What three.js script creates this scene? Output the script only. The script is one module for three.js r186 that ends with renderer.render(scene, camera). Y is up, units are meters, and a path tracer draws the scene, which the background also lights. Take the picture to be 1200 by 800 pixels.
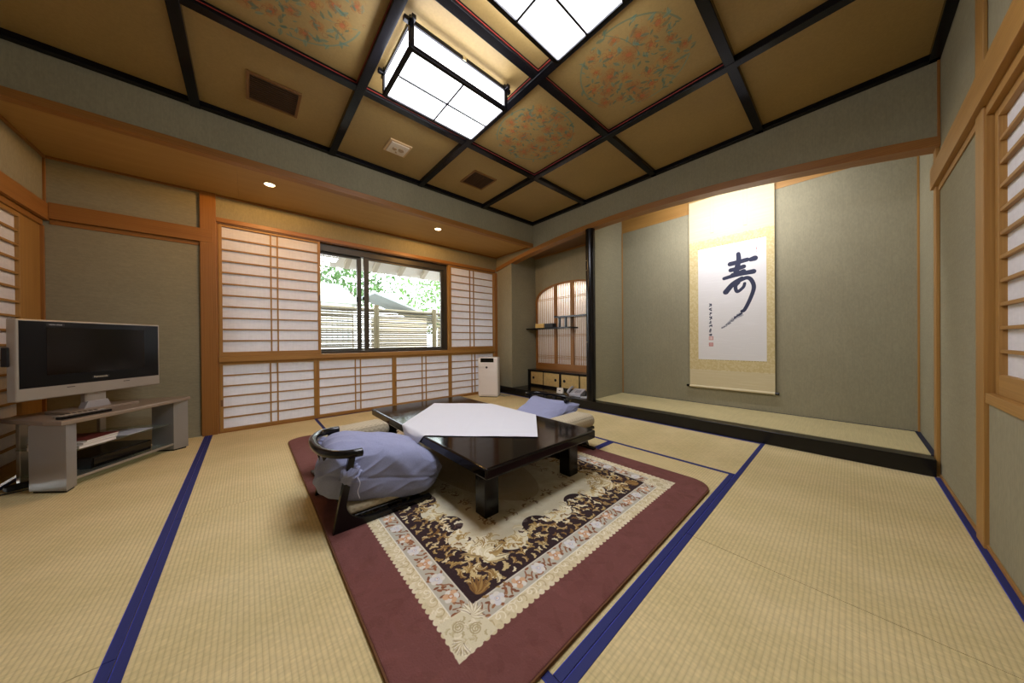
import * as THREE from 'three';
import { RoundedBoxGeometry } from 'three/addons/geometries/RoundedBoxGeometry.js';
import { mergeGeometries, mergeVertices, toCreasedNormals } from 'three/addons/utils/BufferGeometryUtils.js';
import { RectAreaLightUniformsLib } from 'three/addons/lights/RectAreaLightUniformsLib.js';

// ---------------------------------------------------------------- camera, sky, exposure
const scene = new THREE.Scene();
RectAreaLightUniformsLib.init();
const camera = new THREE.PerspectiveCamera(2 * Math.atan(400 / 349.95) * 180 / Math.PI, 1.5, 0.02, 200);
{
  const yaw = 0.7255, pitch = -0.0036, roll = -0.008;
  const fw = new THREE.Vector3(Math.sin(yaw) * Math.cos(pitch), Math.sin(pitch), -Math.cos(yaw) * Math.cos(pitch));
  const rt = new THREE.Vector3(Math.cos(yaw), 0, Math.sin(yaw)), up = new THREE.Vector3().crossVectors(rt, fw);
  const r2 = rt.clone().multiplyScalar(Math.cos(roll)).addScaledVector(up, Math.sin(roll));
  const u2 = up.clone().multiplyScalar(Math.cos(roll)).addScaledVector(rt, -Math.sin(roll));
  camera.position.set(0, 0.95, 0);
  camera.quaternion.setFromRotationMatrix(new THREE.Matrix4().makeBasis(r2, u2, fw.clone().negate()));
}
const renderer = new THREE.WebGLRenderer({ antialias: true });
renderer.toneMapping = THREE.LinearToneMapping;
renderer.toneMappingExposure = 1.0;
renderer.shadowMap.enabled = true;
scene.background = new THREE.Color(0.86, 0.94, 1.0);       // even overcast sky
scene.backgroundIntensity = 9.5;
const LAMP = { lantern: 27, lanternSide: 11, lanternGlow: 5, spot: 2.0, toko: 120, alcove: 280 };

// ---------------------------------------------------------------- measures of the room (metres)
const ZW = -4.374, ZC = -3.416, XT = 3.498, XB = 3.477, ZR = 0.413, XL = -1.24, HB = 2.808, HP = 2.85;
const TY = 0.12, XTB = 4.40, ZP = -2.35, XAB = 4.105, ZA = -3.945, HS = 2.495;

// ---------------------------------------------------------------- helpers
let seed = 7;
const rnd = () => { seed = (seed * 1664525 + 1013904223) >>> 0; return seed / 4294967296; };
const rr = (a, b) => a + (b - a) * rnd();
function hash(x, y, s) { let h = (x * 374761393 + y * 668265263 + s * 974634777) | 0; h = Math.imul(h ^ (h >>> 13), 1274126177); return ((h ^ (h >>> 16)) >>> 0) / 4294967295; }
function vnoise(x, y, px, py, s) {
  const xi = Math.floor(x), yi = Math.floor(y), fx = x - xi, fy = y - yi, m = (a, b) => ((a % b) + b) % b;
  const sx = fx * fx * (3 - 2 * fx), sy = fy * fy * (3 - 2 * fy);
  const a = hash(m(xi, px), m(yi, py), s), b = hash(m(xi + 1, px), m(yi, py), s), c = hash(m(xi, px), m(yi + 1, py), s), d = hash(m(xi + 1, px), m(yi + 1, py), s);
  return a + (b - a) * sx + (c - a) * sy + (a - b - c + d) * sx * sy;
}
function fbm(u, v, fx, fy, oct, s) { let a = 0, w = 0.5, t = 0; for (let i = 0; i < oct; i++) { a += w * vnoise(u * fx, v * fy, fx, fy, s + i); t += w; w *= 0.5; fx *= 2; fy *= 2; } return a / t; }
function tex(w, h, fn, srgb, rep) {
  const d = new Uint8Array(w * h * 4);
  for (let j = 0; j < h; j++) for (let i = 0; i < w; i++) {
    const c = fn((i + 0.5) / w, (j + 0.5) / h), k = (j * w + i) * 4;
    d[k] = c[0]; d[k + 1] = c[1]; d[k + 2] = c[2]; d[k + 3] = 255;
  }
  const t = new THREE.DataTexture(d, w, h); t.magFilter = THREE.LinearFilter; t.minFilter = THREE.LinearMipmapLinearFilter; t.generateMipmaps = true;
  t.wrapS = t.wrapT = THREE.RepeatWrapping; if (srgb) t.colorSpace = THREE.SRGBColorSpace; if (rep) t.repeat.set(rep[0], rep[1]); t.needsUpdate = true; return t;
}
const cl = (v) => Math.max(0, Math.min(255, v));
const grey = (v) => { v = cl(v * 255); return [v, v, v]; };
function canvasTex(w, h, draw, rep) {
  const c = document.createElement('canvas'); c.width = w; c.height = h; draw(c.getContext('2d'), w, h);
  const t = new THREE.CanvasTexture(c); t.colorSpace = THREE.SRGBColorSpace; t.wrapS = t.wrapT = THREE.ClampToEdgeWrapping; if (rep) { t.wrapS = t.wrapT = THREE.RepeatWrapping; t.repeat.set(...rep); } return t;
}
const std = (o) => new THREE.MeshStandardMaterial(o), phy = (o) => new THREE.MeshPhysicalMaterial(o);

// uv in metres, u along the longest side (grain)
function uvM(g, axis, ox = 0, oy = 0) {
  g.computeBoundingBox(); const b = g.boundingBox, s = [b.max.x - b.min.x, b.max.y - b.min.y, b.max.z - b.min.z];
  const ga = axis ?? s.indexOf(Math.max(...s)), p = g.attributes.position, n = g.attributes.normal, uv = new Float32Array(p.count * 2);
  for (let i = 0; i < p.count; i++) {
    const P = [p.getX(i), p.getY(i), p.getZ(i)], N = [Math.abs(n.getX(i)), Math.abs(n.getY(i)), Math.abs(n.getZ(i))], m = N.indexOf(Math.max(...N));
    let a = [0, 1, 2].filter((k) => k !== m); if (a[1] === ga) a = [a[1], a[0]];
    uv[2 * i] = P[a[0]] + ox; uv[2 * i + 1] = P[a[1]] + oy;
  }
  g.setAttribute('uv', new THREE.BufferAttribute(uv, 2)); return g;
}
function bx(x0, x1, y0, y1, z0, z1, r = 0, axis) {
  const w = x1 - x0, h = y1 - y0, d = z1 - z0;
  const g = r > 0 ? new RoundedBoxGeometry(w, h, d, r > 0.008 ? 4 : 2, Math.min(r, w / 2.01, h / 2.01, d / 2.01)) : new THREE.BoxGeometry(w, h, d);
  g.translate((x0 + x1) / 2, (y0 + y1) / 2, (z0 + z1) / 2); return uvM(g, axis, rnd() * 3, rnd() * 3);
}
function join(list) { const l = list.map((g) => { const k = g.index ? g.toNonIndexed() : g; for (const a of Object.keys(k.attributes)) if (!['position', 'normal', 'uv'].includes(a)) k.deleteAttribute(a); return k; }); return mergeGeometries(l); }
function mesh(name, g, m, parent = scene) { const o = new THREE.Mesh(g, m); o.name = name; o.castShadow = o.receiveShadow = true; parent.add(o); return o; }
const used = {};
function numbered(n) { const k = used[n] = (used[n] ?? -1) + 1; return k ? n + '_' + String(k).padStart(3, '0') : n; }
function thing(name, label, category, pos = [0, 0, 0], turn = 0, group) {
  const o = new THREE.Group(); o.name = numbered(name); o.position.set(...pos); o.rotation.y = turn; o.userData = { label, category }; if (group) o.userData.group = group; scene.add(o); return o;
}
function struct(name, label, category) { const o = new THREE.Group(); o.name = numbered(name); o.userData = { label, category, kind: 'structure' }; scene.add(o); return o; }
function tube(pts, r, seg = 24, rad = 8, closed = false) { const g = new THREE.TubeGeometry(new THREE.CatmullRomCurve3(pts.map((p) => new THREE.Vector3(...p)), closed), seg, r, rad, closed); return g; }
function cyl(r0, r1, h, x, y, z, seg = 20) { const g = new THREE.CylinderGeometry(r0, r1, h, seg); g.translate(x, y, z); return g; }
function extr(shape, depth, bevel = 0) { return new THREE.ExtrudeGeometry(shape, { depth, bevelEnabled: bevel > 0, bevelSize: bevel, bevelThickness: bevel, bevelSegments: 2, curveSegments: 16 }); }
function poly(pts) { const s = new THREE.Shape(); pts.forEach((p, i) => (i ? s.lineTo(p[0], p[1]) : s.moveTo(p[0], p[1]))); s.closePath(); return s; }

// ---------------------------------------------------------------- materials
function woodTex(base, dark, s) {
  return tex(512, 256, (u, v) => {
    const w = fbm(u, v, 2, 6, 3, s), g = fbm(u + 0.15 * w, v, 3, 70, 3, s + 9), big = fbm(u, v, 2, 5, 3, s + 20);
    const rings = 0.5 + 0.5 * Math.sin((v * 22 + 1.5 * w) * 6.283), k = 0.45 * g + 0.3 * rings * big + 0.25 * big;
    return [0, 1, 2].map((c) => cl(base[c] + (dark[c] - base[c]) * k));
  }, true, [1 / 1.2, 1 / 0.3]);
}
const woodBump = tex(256, 256, (u, v) => grey(fbm(u, v, 3, 80, 3, 40)), false, [1 / 1.2, 1 / 0.3]);
const M = {};
M.wood = std({ map: woodTex([182, 139, 74], [142, 100, 45], 3), roughness: 0.5, bumpMap: woodBump, bumpScale: 0.0006 });
M.woodDark = std({ map: woodTex([132, 94, 58], [96, 64, 36], 13), roughness: 0.5, bumpMap: woodBump, bumpScale: 0.0006 });
M.woodRed = std({ map: woodTex([165, 114, 52], [128, 82, 33], 23), roughness: 0.45, bumpMap: woodBump, bumpScale: 0.0006 });
M.board = std({ map: woodTex([186, 148, 84], [164, 124, 64], 33), roughness: 0.6 });
M.plaster = std({
  map: tex(512, 512, (u, v) => { const a = fbm(u, v, 90, 40, 3, 5), b = fbm(u, v, 4, 4, 4, 8), t = fbm(u, v, 200, 6, 2, 15); const k = 0.9 + 0.1 * a + 0.06 * b + 0.05 * t; return [cl(146 * k), cl(140 * k), cl(114 * k)]; }, true, [1 / 0.8, 1 / 0.8]),
  roughness: 0.95, bumpMap: tex(256, 256, (u, v) => grey(0.6 * fbm(u, v, 60, 60, 3, 6) + 0.4 * fbm(u, v, 120, 8, 2, 7)), false, [1 / 0.4, 1 / 0.4]), bumpScale: 0.0008,
});
M.lacquer = phy({ color: new THREE.Color().setRGB(0.006, 0.0055, 0.0055), roughness: 0.2, specularIntensity: 0.7 });
M.lacquerTable = phy({ map: tex(256, 256, (u, v) => { const k = fbm(u, v, 4, 40, 3, 77); return [13 + 6 * k, 11 + 4 * k, 11 + 3 * k]; }, true, [1, 3]), roughness: 0.09, specularIntensity: 0.65 });
M.beam = phy({ color: new THREE.Color().setRGB(0.0045, 0.0045, 0.006), roughness: 0.2, specularIntensity: 0.4 });
M.redLine = std({ color: '#8e2a20', roughness: 0.5 });
const paperMap = tex(512, 512, (u, v) => { const k = 0.94 + 0.05 * fbm(u, v, 30, 90, 3, 61) + 0.03 * fbm(u, v, 120, 10, 2, 62); return [cl(232 * k), cl(230 * k), cl(232 * k)]; }, true, [1, 1]);
M.paper = phy({ map: paperMap, roughness: 1, transmission: 0.075, thickness: 0, side: THREE.DoubleSide, ior: 1.2 });
M.paperThin = phy({ map: paperMap, roughness: 1, transmission: 0.4, thickness: 0, side: THREE.DoubleSide, ior: 1.2 });
const ribs = 32, tatPeriod = 0.48;
const tatFn = (u, v) => {
  const f = v * ribs, k = Math.floor(f), q = f - k, rib = Math.sin(q * Math.PI);
  const st = 0.5 * fbm(u, v, 240, 4, 2, 31) + 0.5 * fbm(u + k * 0.37, v, 64, 1, 2, 35), big = fbm(u, v, 3, 3, 3, 32), t = 0.9 + 0.16 * st + 0.06 * big - 0.07 * (1 - rib);
  return [cl(214 * t), cl(195 * t), cl(139 * t + 6 * big)];
};
M.tatami = std({
  map: tex(1024, 1024, tatFn, true, [1 / tatPeriod, 1 / tatPeriod]), roughness: 0.8,
  bumpMap: tex(512, 1024, (u, v) => { const q = (v * ribs) % 1; return grey(0.75 * Math.pow(Math.sin(q * Math.PI), 0.6) + 0.25 * fbm(u, v, 160, 8, 2, 36)); }, false, [1 / tatPeriod, 1 / tatPeriod]), bumpScale: 0.0013,
});
M.tatamiFine = std({ map: tex(512, 512, (u, v) => { const t = 0.9 + 0.1 * fbm(u, v, 200, 6, 2, 51) + 0.05 * fbm(u, v, 4, 4, 3, 52); return [cl(204 * t), cl(190 * t), cl(140 * t)]; }, true, [1 / 0.6, 1 / 0.6]), roughness: 0.8 });
M.heri = std({ map: tex(256, 64, (u, v) => { const e = 0.85 + 0.25 * fbm(u, v, 128, 32, 2, 71), edge = v < 0.08 || v > 0.92 ? 1.5 : 1; return [cl(30 * e * edge), cl(38 * e * edge), cl(104 * e * (edge > 1 ? 1.6 : 1))]; }, true, [1 / 0.12, 1 / 0.031]), roughness: 0.75 });
M.heriDark = std({ color: '#1d1f33', roughness: 0.8 });
M.gold = [0, 1, 2].map((s) => tex(512, 512, goldFn(s), true));
function goldFn(s) { return (u, v) => { const k = 0.93 + 0.08 * fbm(u, v, 100, 100, 2, 81 + s) + 0.08 * fbm(u, v, 3, 3, 3, 84 + s); return [cl(158 * k), cl(132 * k), cl(80 * k)]; }; }
M.alu = std({ color: '#4b463c', roughness: 0.45, metalness: 0.5 });
M.glass = phy({ color: '#ffffff', roughness: 0, transmission: 1, thickness: 0, ior: 1.45, side: THREE.DoubleSide });
M.silver = std({ color: '#aca69c', roughness: 0.36, metalness: 0.6 });
M.stand = std({ color: '#9d9b97', roughness: 0.42, metalness: 0.45 });
M.standTop = std({ color: '#97897a', roughness: 0.35, metalness: 0.4 });
M.black = phy({ color: '#080809', roughness: 0.3, specularIntensity: 0.45 });
M.blackMatt = std({ color: '#131314', roughness: 0.7 });
M.screen = phy({ color: '#050506', roughness: 0.12 });
M.white = std({ color: '#ece9e6', roughness: 0.45 });
M.tintGlass = phy({ color: '#dfe8e2', roughness: 0.02, transmission: 0.92, thickness: 0, ior: 1.5, side: THREE.DoubleSide });

// ---------------------------------------------------------------- floor: tatami mats
const floor = struct('floor', 'straw tatami mat floor with navy cloth borders', 'floor');
function mat(x0, x1, z0, z1, along, edges = [1, 1]) {
  const e = 0.0012, m = mesh('tatami_mat', bx(x0 + e, x1 - e, -0.055, 0, z0 + e, z1 - e, 0, along === 'x' ? 0 : 2), M.tatami, floor);
  const w = 0.0295;
  if (along === 'x') { if (edges[0]) border(x0 + e, x1 - e, z0 + e, z0 + w, m, 'x'); if (edges[1]) border(x0 + e, x1 - e, z1 - w, z1 - e, m, 'x'); }
  else { if (edges[0]) border(x0 + e, x0 + w, z0 + e, z1 - e, m, 'z'); if (edges[1]) border(x1 - w, x1 - e, z0 + e, z1 - e, m, 'z'); }
}
function border(x0, x1, z0, z1, parent, along) {
  const g = new THREE.BoxGeometry(x1 - x0, 0.0035, z1 - z0); g.translate((x0 + x1) / 2, 0.0003, (z0 + z1) / 2);
  const p = g.attributes.position, uv = g.attributes.uv;
  for (let i = 0; i < p.count; i++) { if (along === 'x') uv.setXY(i, p.getX(i), p.getZ(i) - z0); else uv.setXY(i, p.getZ(i), p.getX(i) - x0); }
  mesh('cloth_border', g, M.heri, parent);
}
mesh('subfloor', bx(XL - 0.3, 4.6, -0.12, -0.056, ZW - 0.15, ZR + 0.2), M.woodDark, floor);
mat(XL, -0.302, -1.466, ZR, 'z'); mat(XL, -0.302, -3.35, -1.466, 'z'); mat(XL, -0.302, ZW, -3.35, 'z');
mat(-0.302, 0.64, ZW, -2.4, 'z'); mat(-0.302, 0.64, -2.4, -0.53, 'z');
mat(-0.302, 1.6, -0.53, ZR, 'x'); mat(1.6, XB, -0.53, ZR, 'x');
mat(0.64, 2.52, -1.47, -0.53, 'x'); mat(0.64, 2.52, -2.42, -1.47, 'x'); mat(0.64, 2.52, -3.38, -2.42, 'x'); mat(0.64, 2.52, ZW, -3.38, 'x');
mat(2.52, XB, -2.43, -0.53, 'z'); mat(2.52, XB, ZW, -2.43, 'z');

// ---------------------------------------------------------------- coffered ceiling
const ceiling = struct('ceiling', 'coffered ceiling of gold cloth panels between black lacquered ribs', 'ceiling');
const gx = [XL, -0.29, 0.642, 1.568, 2.492, XT], gz = [ZC, -2.4, -1.465, -0.53, ZR];
const CLOTH = [178, 142, 76];
function medallion(kind) {
  return canvasTex(768, 768, (c, w, h) => {
    let s = 11 + kind * 101; const R = () => { s = (s * 1664525 + 1013904223) >>> 0; return s / 4294967296; };
    const im = c.createImageData(w, h), fn = goldFn(kind);
    for (let j = 0; j < h; j++) for (let i = 0; i < w; i++) { const q = fn(i / w, j / h), k = (j * w + i) * 4; im.data[k] = q[0]; im.data[k + 1] = q[1]; im.data[k + 2] = q[2]; im.data[k + 3] = 255; }
    c.putImageData(im, 0, 0);
    const cx = w / 2, cy = h / 2, rad = w * 0.4; c.lineCap = 'round';
    const teal = ['rgba(92,130,118,0.55)', 'rgba(106,146,134,0.5)', 'rgba(78,112,98,0.55)'], red = ['rgba(140,86,40,0.42)', 'rgba(152,98,48,0.34)', 'rgba(134,72,36,0.4)'], pale = ['rgba(178,130,66,0.34)', 'rgba(166,106,52,0.26)'];
    const pick = (a) => a[Math.floor(R() * a.length)];
    const leaf = (x, y, a, l) => { c.save(); c.translate(x, y); c.rotate(a); c.fillStyle = pick(teal); c.beginPath(); c.moveTo(0, 0); c.quadraticCurveTo(l * 0.4, -l * 0.42, l, 0); c.quadraticCurveTo(l * 0.4, l * 0.42, 0, 0); c.fill(); c.strokeStyle = 'rgba(60,80,66,0.5)'; c.lineWidth = 1.5; c.beginPath(); c.moveTo(0, 0); c.lineTo(l, 0); c.stroke(); c.restore(); };
    const flower = (x, y, r) => { c.fillStyle = pick(pale); for (let k = 0; k < 7; k++) { const a = k * 0.9 + R(); c.beginPath(); c.ellipse(x + Math.cos(a) * r * 0.55, y + Math.sin(a) * r * 0.5, r * 0.5, r * 0.4, a, 0, 6.3); c.fill(); } c.lineWidth = 3; for (let k = 0; k < 24; k++) { c.strokeStyle = pick(red); const a = R() * 6.28, q = R() * r * 0.85; c.beginPath(); c.arc(x + Math.cos(a) * q, y + Math.sin(a) * q * 0.8, r * (0.12 + 0.16 * R()), a, a + 2.2 + 2 * R()); c.stroke(); } c.fillStyle = 'rgba(196,92,56,0.45)'; c.beginPath(); c.ellipse(x, y, r * 0.28, r * 0.22, R() * 3, 0, 6.3); c.fill(); };
    for (let k = 0; k < 3; k++) { c.strokeStyle = pick(teal); c.lineWidth = 9; const a = kind + k * 2.1 + 0.3 * R(); c.beginPath(); c.arc(cx, cy, rad * (0.92 + 0.06 * R()), a, a + 1.35); c.stroke(); c.lineWidth = 5; const px = cx + Math.cos(a) * rad * 0.93, py = cy + Math.sin(a) * rad * 0.93; c.beginPath(); c.moveTo(px, py); c.quadraticCurveTo(cx + Math.cos(a + 0.5) * rad * 0.6, cy + Math.sin(a + 0.5) * rad * 0.6, cx + Math.cos(a + 1) * rad * 0.25, cy + Math.sin(a + 1) * rad * 0.25); c.stroke(); }
    for (let k = 0; k < 130; k++) { const a = R() * 6.28, q = rad * Math.sqrt(R()) * 0.95; leaf(cx + Math.cos(a) * q, cy + Math.sin(a) * q, R() * 6.28, 20 + 30 * R()); }
    for (let k = 0; k < 22; k++) { const a = k * 2.4 + kind, q = rad * (0.1 + 0.78 * Math.sqrt((k + 0.5) / 22)); flower(cx + Math.cos(a) * q, cy + Math.sin(a) * q, 30 + 30 * R()); }
    for (let k = 0; k < 70; k++) { const a = R() * 6.28, q = rad * Math.sqrt(R()) * 0.97; leaf(cx + Math.cos(a) * q, cy + Math.sin(a) * q, R() * 6.28, 20 + 30 * R()); }
    for (let k = 0; k < 26; k++) { const a = R() * 6.28, q = rad * (0.7 + 0.3 * R()); c.strokeStyle = pick(red); c.lineWidth = 3; c.beginPath(); c.arc(cx + Math.cos(a) * q, cy + Math.sin(a) * q, 7 + 7 * R(), R() * 6, R() * 6 + 4); c.stroke(); }
  });
}
const goldMats = M.gold.map((t) => std({ map: t, roughness: 0.62 })), medMats = [0, 1, 2].map((k) => std({ map: medallion(k), roughness: 0.62 }));
for (let i = 0; i < 5; i++) for (let j = 0; j < 4; j++) {
  const inner = i >= 1 && i <= 3 && (j === 1 || j === 2), lampCell = i === 2 && inner;
  const g = new THREE.BoxGeometry(gx[i + 1] - gx[i] - 0.004, 0.02, gz[j + 1] - gz[j] - 0.004); g.translate((gx[i] + gx[i + 1]) / 2, HP + 0.01, (gz[j] + gz[j + 1]) / 2);
  mesh('ceiling_panel', g, inner && !lampCell ? medMats[(i === 1 ? 2 : 0) + (j === 2 && i === 3 ? 1 : 0)] : goldMats[(i + j) % 3], ceiling);
  if (inner) { const a = gx[i] + 0.0305, b = gx[i + 1] - 0.0305, e = gz[j] + 0.0305, f = gz[j + 1] - 0.0305; for (const r of [[a, b, e, e + 0.003], [a, b, f - 0.003, f], [a, a + 0.003, e, f], [b - 0.003, b, e, f]]) mesh('red_line', bx(r[0], r[1], 2.827, 2.832, r[2], r[3]), M.redLine, ceiling); }
}
for (let i = 1; i < 5; i++) mesh('ceiling_rib', bx(gx[i] - 0.03, gx[i] + 0.03, HB - 0.004, HP + 0.002, gz[0], gz[4], 0.004), M.beam, ceiling);
for (let j = 1; j < 4; j++) mesh('ceiling_rib', bx(gx[0], gx[5], HB, HP + 0.002, gz[j] - 0.03, gz[j] + 0.03, 0.004), M.beam, ceiling);
mesh('ceiling_edge_rail', bx(XL, XT, HB, HP + 0.002, ZC, ZC + 0.05, 0.004), M.beam, ceiling); mesh('ceiling_edge_rail', bx(XL, XT, HB, HP + 0.002, ZR - 0.05, ZR, 0.004), M.beam, ceiling);
mesh('ceiling_edge_rail', bx(XT - 0.05, XT, HB, HP + 0.002, ZC, ZR, 0.004), M.beam, ceiling); mesh('ceiling_edge_rail', bx(XL, XL + 0.05, HB, HP + 0.002, ZC, ZR, 0.004), M.beam, ceiling);
mesh('ceiling_slab', bx(XL - 0.3, 4.6, HP + 0.12, HP + 0.25, ZW - 0.2, ZR + 0.3), M.plaster, ceiling);

// soffit over the window side
const soffit = struct('ceiling_soffit', 'lowered board soffit with a plaster fascia along the window wall', 'ceiling');
mesh('fascia', bx(XL, XT, HS + 0.005, HP + 0.1, ZC - 0.06, ZC), M.plaster, soffit);
mesh('fascia_trim', bx(XL, XT, 2.462, 2.52, ZC - 0.065, ZC + 0.012, 0.003), M.woodRed, soffit);
for (let k = 0; k < 4; k++) { const a = XL + (XT - XL) * k / 4, b = XL + (XT - XL) * (k + 1) / 4; mesh('soffit_board', bx(a + 0.0006, b - 0.0006, HS, HS + 0.02, ZW, ZC - 0.061), M.board, soffit); }
mesh('cornice', bx(XL + 0.016, XT, HS - 0.02, HS, ZW, ZW + 0.016, 0.002), M.woodRed, soffit);
mesh('cornice', bx(XL, XL + 0.016, HS - 0.02, HS, ZW, ZC - 0.066, 0.002), M.woodRed, soffit);
mesh('cornice', bx(XT - 0.014, XT, HS - 0.02, HS, ZW + 0.017, ZC - 0.066, 0.002), M.woodRed, soffit);

// ---------------------------------------------------------------- window wall
const wallWin = struct('wall_window', 'olive plaster wall with timber rails holding the paper screens and window', 'wall');
mesh('plaster_panel', bx(XL - 0.2, -0.35, 0, HS, ZW - 0.16, ZW), M.plaster, wallWin);
mesh('plaster_panel', bx(-0.233, 3.6, 2.255, HP + 0.1, ZW - 0.16, ZW), M.plaster, wallWin);
mesh('plaster_panel', bx(XL - 0.2, -0.233, HS, HP + 0.1, ZW - 0.16, ZW), M.plaster, wallWin);
mesh('plaster_panel', bx(3.462, 3.6, 0, 2.255, ZW - 0.16, ZW), M.plaster, wallWin);
mesh('pillar', bx(-0.35, -0.233, 0, HS - 0.001, ZW - 0.12, ZW + 0.03, 0.004), M.woodRed, wallWin);
mesh('nageshi_rail', bx(XL + 0.03, -0.255, 1.978, 2.112, ZW, ZW + 0.034, 0.003), M.woodRed, wallWin);
mesh('lower_rail', bx(XL + 0.03, -0.352, 1.938, 1.977, ZW, ZW + 0.008, 0.002), M.woodRed, wallWin);
mesh('head_rail', bx(-0.232, 3.462, 2.212, 2.258, ZW - 0.14, ZW + 0.02, 0.003), M.woodRed, wallWin);
mesh('head_track', bx(-0.232, 3.462, 2.2, 2.211, ZW - 0.14, ZW + 0.008), M.woodDark, wallWin);
mesh('jamb', bx(-0.2325, -0.222, 0, 2.2, ZW - 0.13, ZW + 0.01), M.woodRed, wallWin);
mesh('sill_rail', bx(-0.222, 3.462, 0.745, 0.8, ZW - 0.14, ZW + 0.025, 0.003), M.wood, wallWin);
mesh('bottom_track', bx(-0.222, 3.462, 0, 0.012, ZW - 0.1, ZW + 0.004), M.woodRed, wallWin);
mesh('corner_post', bx(3.448, XT - 0.001, 0, 2.2, ZW + 0.001, ZW + 0.03, 0.002), M.woodRed, wallWin);
mesh('window_jamb', bx(2.488, 2.513, 0.8, 2.2, ZW - 0.14, ZW + 0.006, 0.002), M.wood, wallWin);

function shoji(name, label, w, h, pos, turn, o) {
  const t = thing(name, label, 'paper screen', pos, turn, o.group), T = 0.028, st = o.stile ?? 0.028, tr = o.top ?? 0.028, br = o.bottom ?? 0.05, m = o.mat ?? M.wood;
  for (const s of [-1, 1]) mesh('stile', bx(s < 0 ? -w / 2 : w / 2 - st, s < 0 ? -w / 2 + st : w / 2, 0, h, -T, 0, 0.0025), m, t);
  mesh('top_rail', bx(-w / 2 + st, w / 2 - st, h - tr, h, -T, -0.001, 0.002), m, t); mesh('bottom_rail', bx(-w / 2 + st, w / 2 - st, 0, br, -T, -0.001, 0.002), m, t);
  const ph = h - tr - br, pw = w - 2 * st;
  for (let k = 1; k < o.rows; k++) mesh('crossbar', bx(-pw / 2, pw / 2, br + ph * k / o.rows - 0.007, br + ph * k / o.rows + 0.007, -0.02, -0.004), m, t);
  for (const x of o.bars) mesh('muntin', bx(x - 0.0065, x + 0.0065, br, h - tr, -0.0195, -0.0045), m, t);
  const g = new THREE.PlaneGeometry(pw, ph); g.translate(0, br + ph / 2, -0.0215); uvM(g, 0); mesh('paper', g, M.paper, t);
  if (o.pull) mesh('pull', bx(o.pull[0] - 0.009, o.pull[0] + 0.009, o.pull[1] - 0.035, o.pull[1] + 0.035, -0.002, 0.001, 0.001), M.woodDark, t);
  return t;
}
const UB = 0.8005;
shoji('shoji_screen', 'tall paper screen between the timber pillar and the window glass', 0.912, 1.398, [0.236, UB, ZW - 0.001], 0, { rows: 11, bars: [-0.026, 0.034], top: 0.022, pull: [0.445, 0.7] });
shoji('shoji_screen', 'tall paper screen beyond the window glass, above the air purifier', 0.934, 1.398, [2.981, UB, ZW - 0.001], 0, { rows: 11, bars: [-0.066, 0.014], top: 0.022 });
const low = [[-0.221, 0.642, 0.23, 'low paper screen beneath the tall screen, touching the timber pillar', [-0.415, 0.3]], [0.643, 1.596, 1.113, 'low paper screen beneath the window, next to the one touching the pillar', null], [1.598, 2.513, 2.057, 'low paper screen beneath the window, one panel before the air purifier', [-0.44, 0.32]], [2.515, 3.447, 2.978, 'low paper screen partly behind the white air purifier', null]];
for (const [a, b, m, label, pull] of low) { const c = (a + b) / 2; shoji('low_shoji_screen', label, b - a, 0.731, [c, 0.0125, ZW - 0.001], 0, { rows: 6, bars: [m - c - 0.032, m - c + 0.032], top: 0.03, bottom: 0.03, pull }); }

// sliding aluminium window
const win = struct('window_1', 'dark aluminium sliding window with clear glass', 'window');
mesh('window_frame', join([bx(-0.22, 2.487, 2.11, 2.1995, ZW - 0.135, ZW - 0.05), bx(-0.22, 2.487, 0.801, 0.83, ZW - 0.135, ZW - 0.05), bx(2.425, 2.487, 0.83, 2.11, ZW - 0.135, ZW - 0.05), bx(-0.22, -0.18, 0.83, 2.11, ZW - 0.135, ZW - 0.05)]), M.alu, win);
function sash(x0, x1, z, s0, s1) {
  const f = mesh('sash', join([bx(x0, x0 + s0, 0.831, 2.109, z - 0.015, z + 0.015), bx(x1 - s1, x1, 0.831, 2.109, z - 0.015, z + 0.015), bx(x0 + s0, x1 - s1, 0.831, 0.855, z - 0.012, z + 0.012), bx(x0 + s0, x1 - s1, 2.08, 2.109, z - 0.012, z + 0.012)]), M.alu, win);
  mesh('pane', bx(x0 + s0, x1 - s1, 0.855, 2.08, z - 0.002, z + 0.002), M.glass, f); return f;
}
const sA = sash(-0.179, 1.19, ZW - 0.118, 0.04, 0.055), sB = sash(1.215, 2.424, ZW - 0.08, 0.062, 0.04);
mesh('latch', bx(1.125, 1.145, 1.49, 1.56, ZW - 0.1025, ZW - 0.085, 0.004), M.blackMatt, sA); mesh('latch', bx(1.2, 1.214, 1.52, 1.57, ZW - 0.09, ZW - 0.075, 0.004), M.blackMatt, sB);

// ---------------------------------------------------------------- wall on the screen side by the television
const wallL = struct('wall_left', 'plaster wall with a timber rail over a full-height paper screen', 'wall');
mesh('plaster_panel', bx(XL - 0.2, XL, 2.1, HP + 0.1, ZW, ZR + 0.2), M.plaster, wallL);
mesh('plaster_panel', bx(XL - 0.2, XL, 0, 2.1, -2.2, ZR + 0.2), M.plaster, wallL);
mesh('backing', bx(XL - 0.2, XL - 0.14, 0, 2.1, ZW, -2.2), M.plaster, wallL);
mesh('nageshi_rail', bx(XL, XL + 0.03, 1.965, 2.1, ZW, ZR - 0.05, 0.003), M.woodRed, wallL);
mesh('head_track', bx(XL - 0.12, XL + 0.002, 1.92, 1.963, ZW + 0.02, -2.2, 0.002), M.woodRed, wallL);
mesh('corner_post', bx(XL - 0.12, XL + 0.006, 0, 1.92, ZW + 0.002, ZW + 0.022, 0.002), M.woodRed, wallL);
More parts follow.
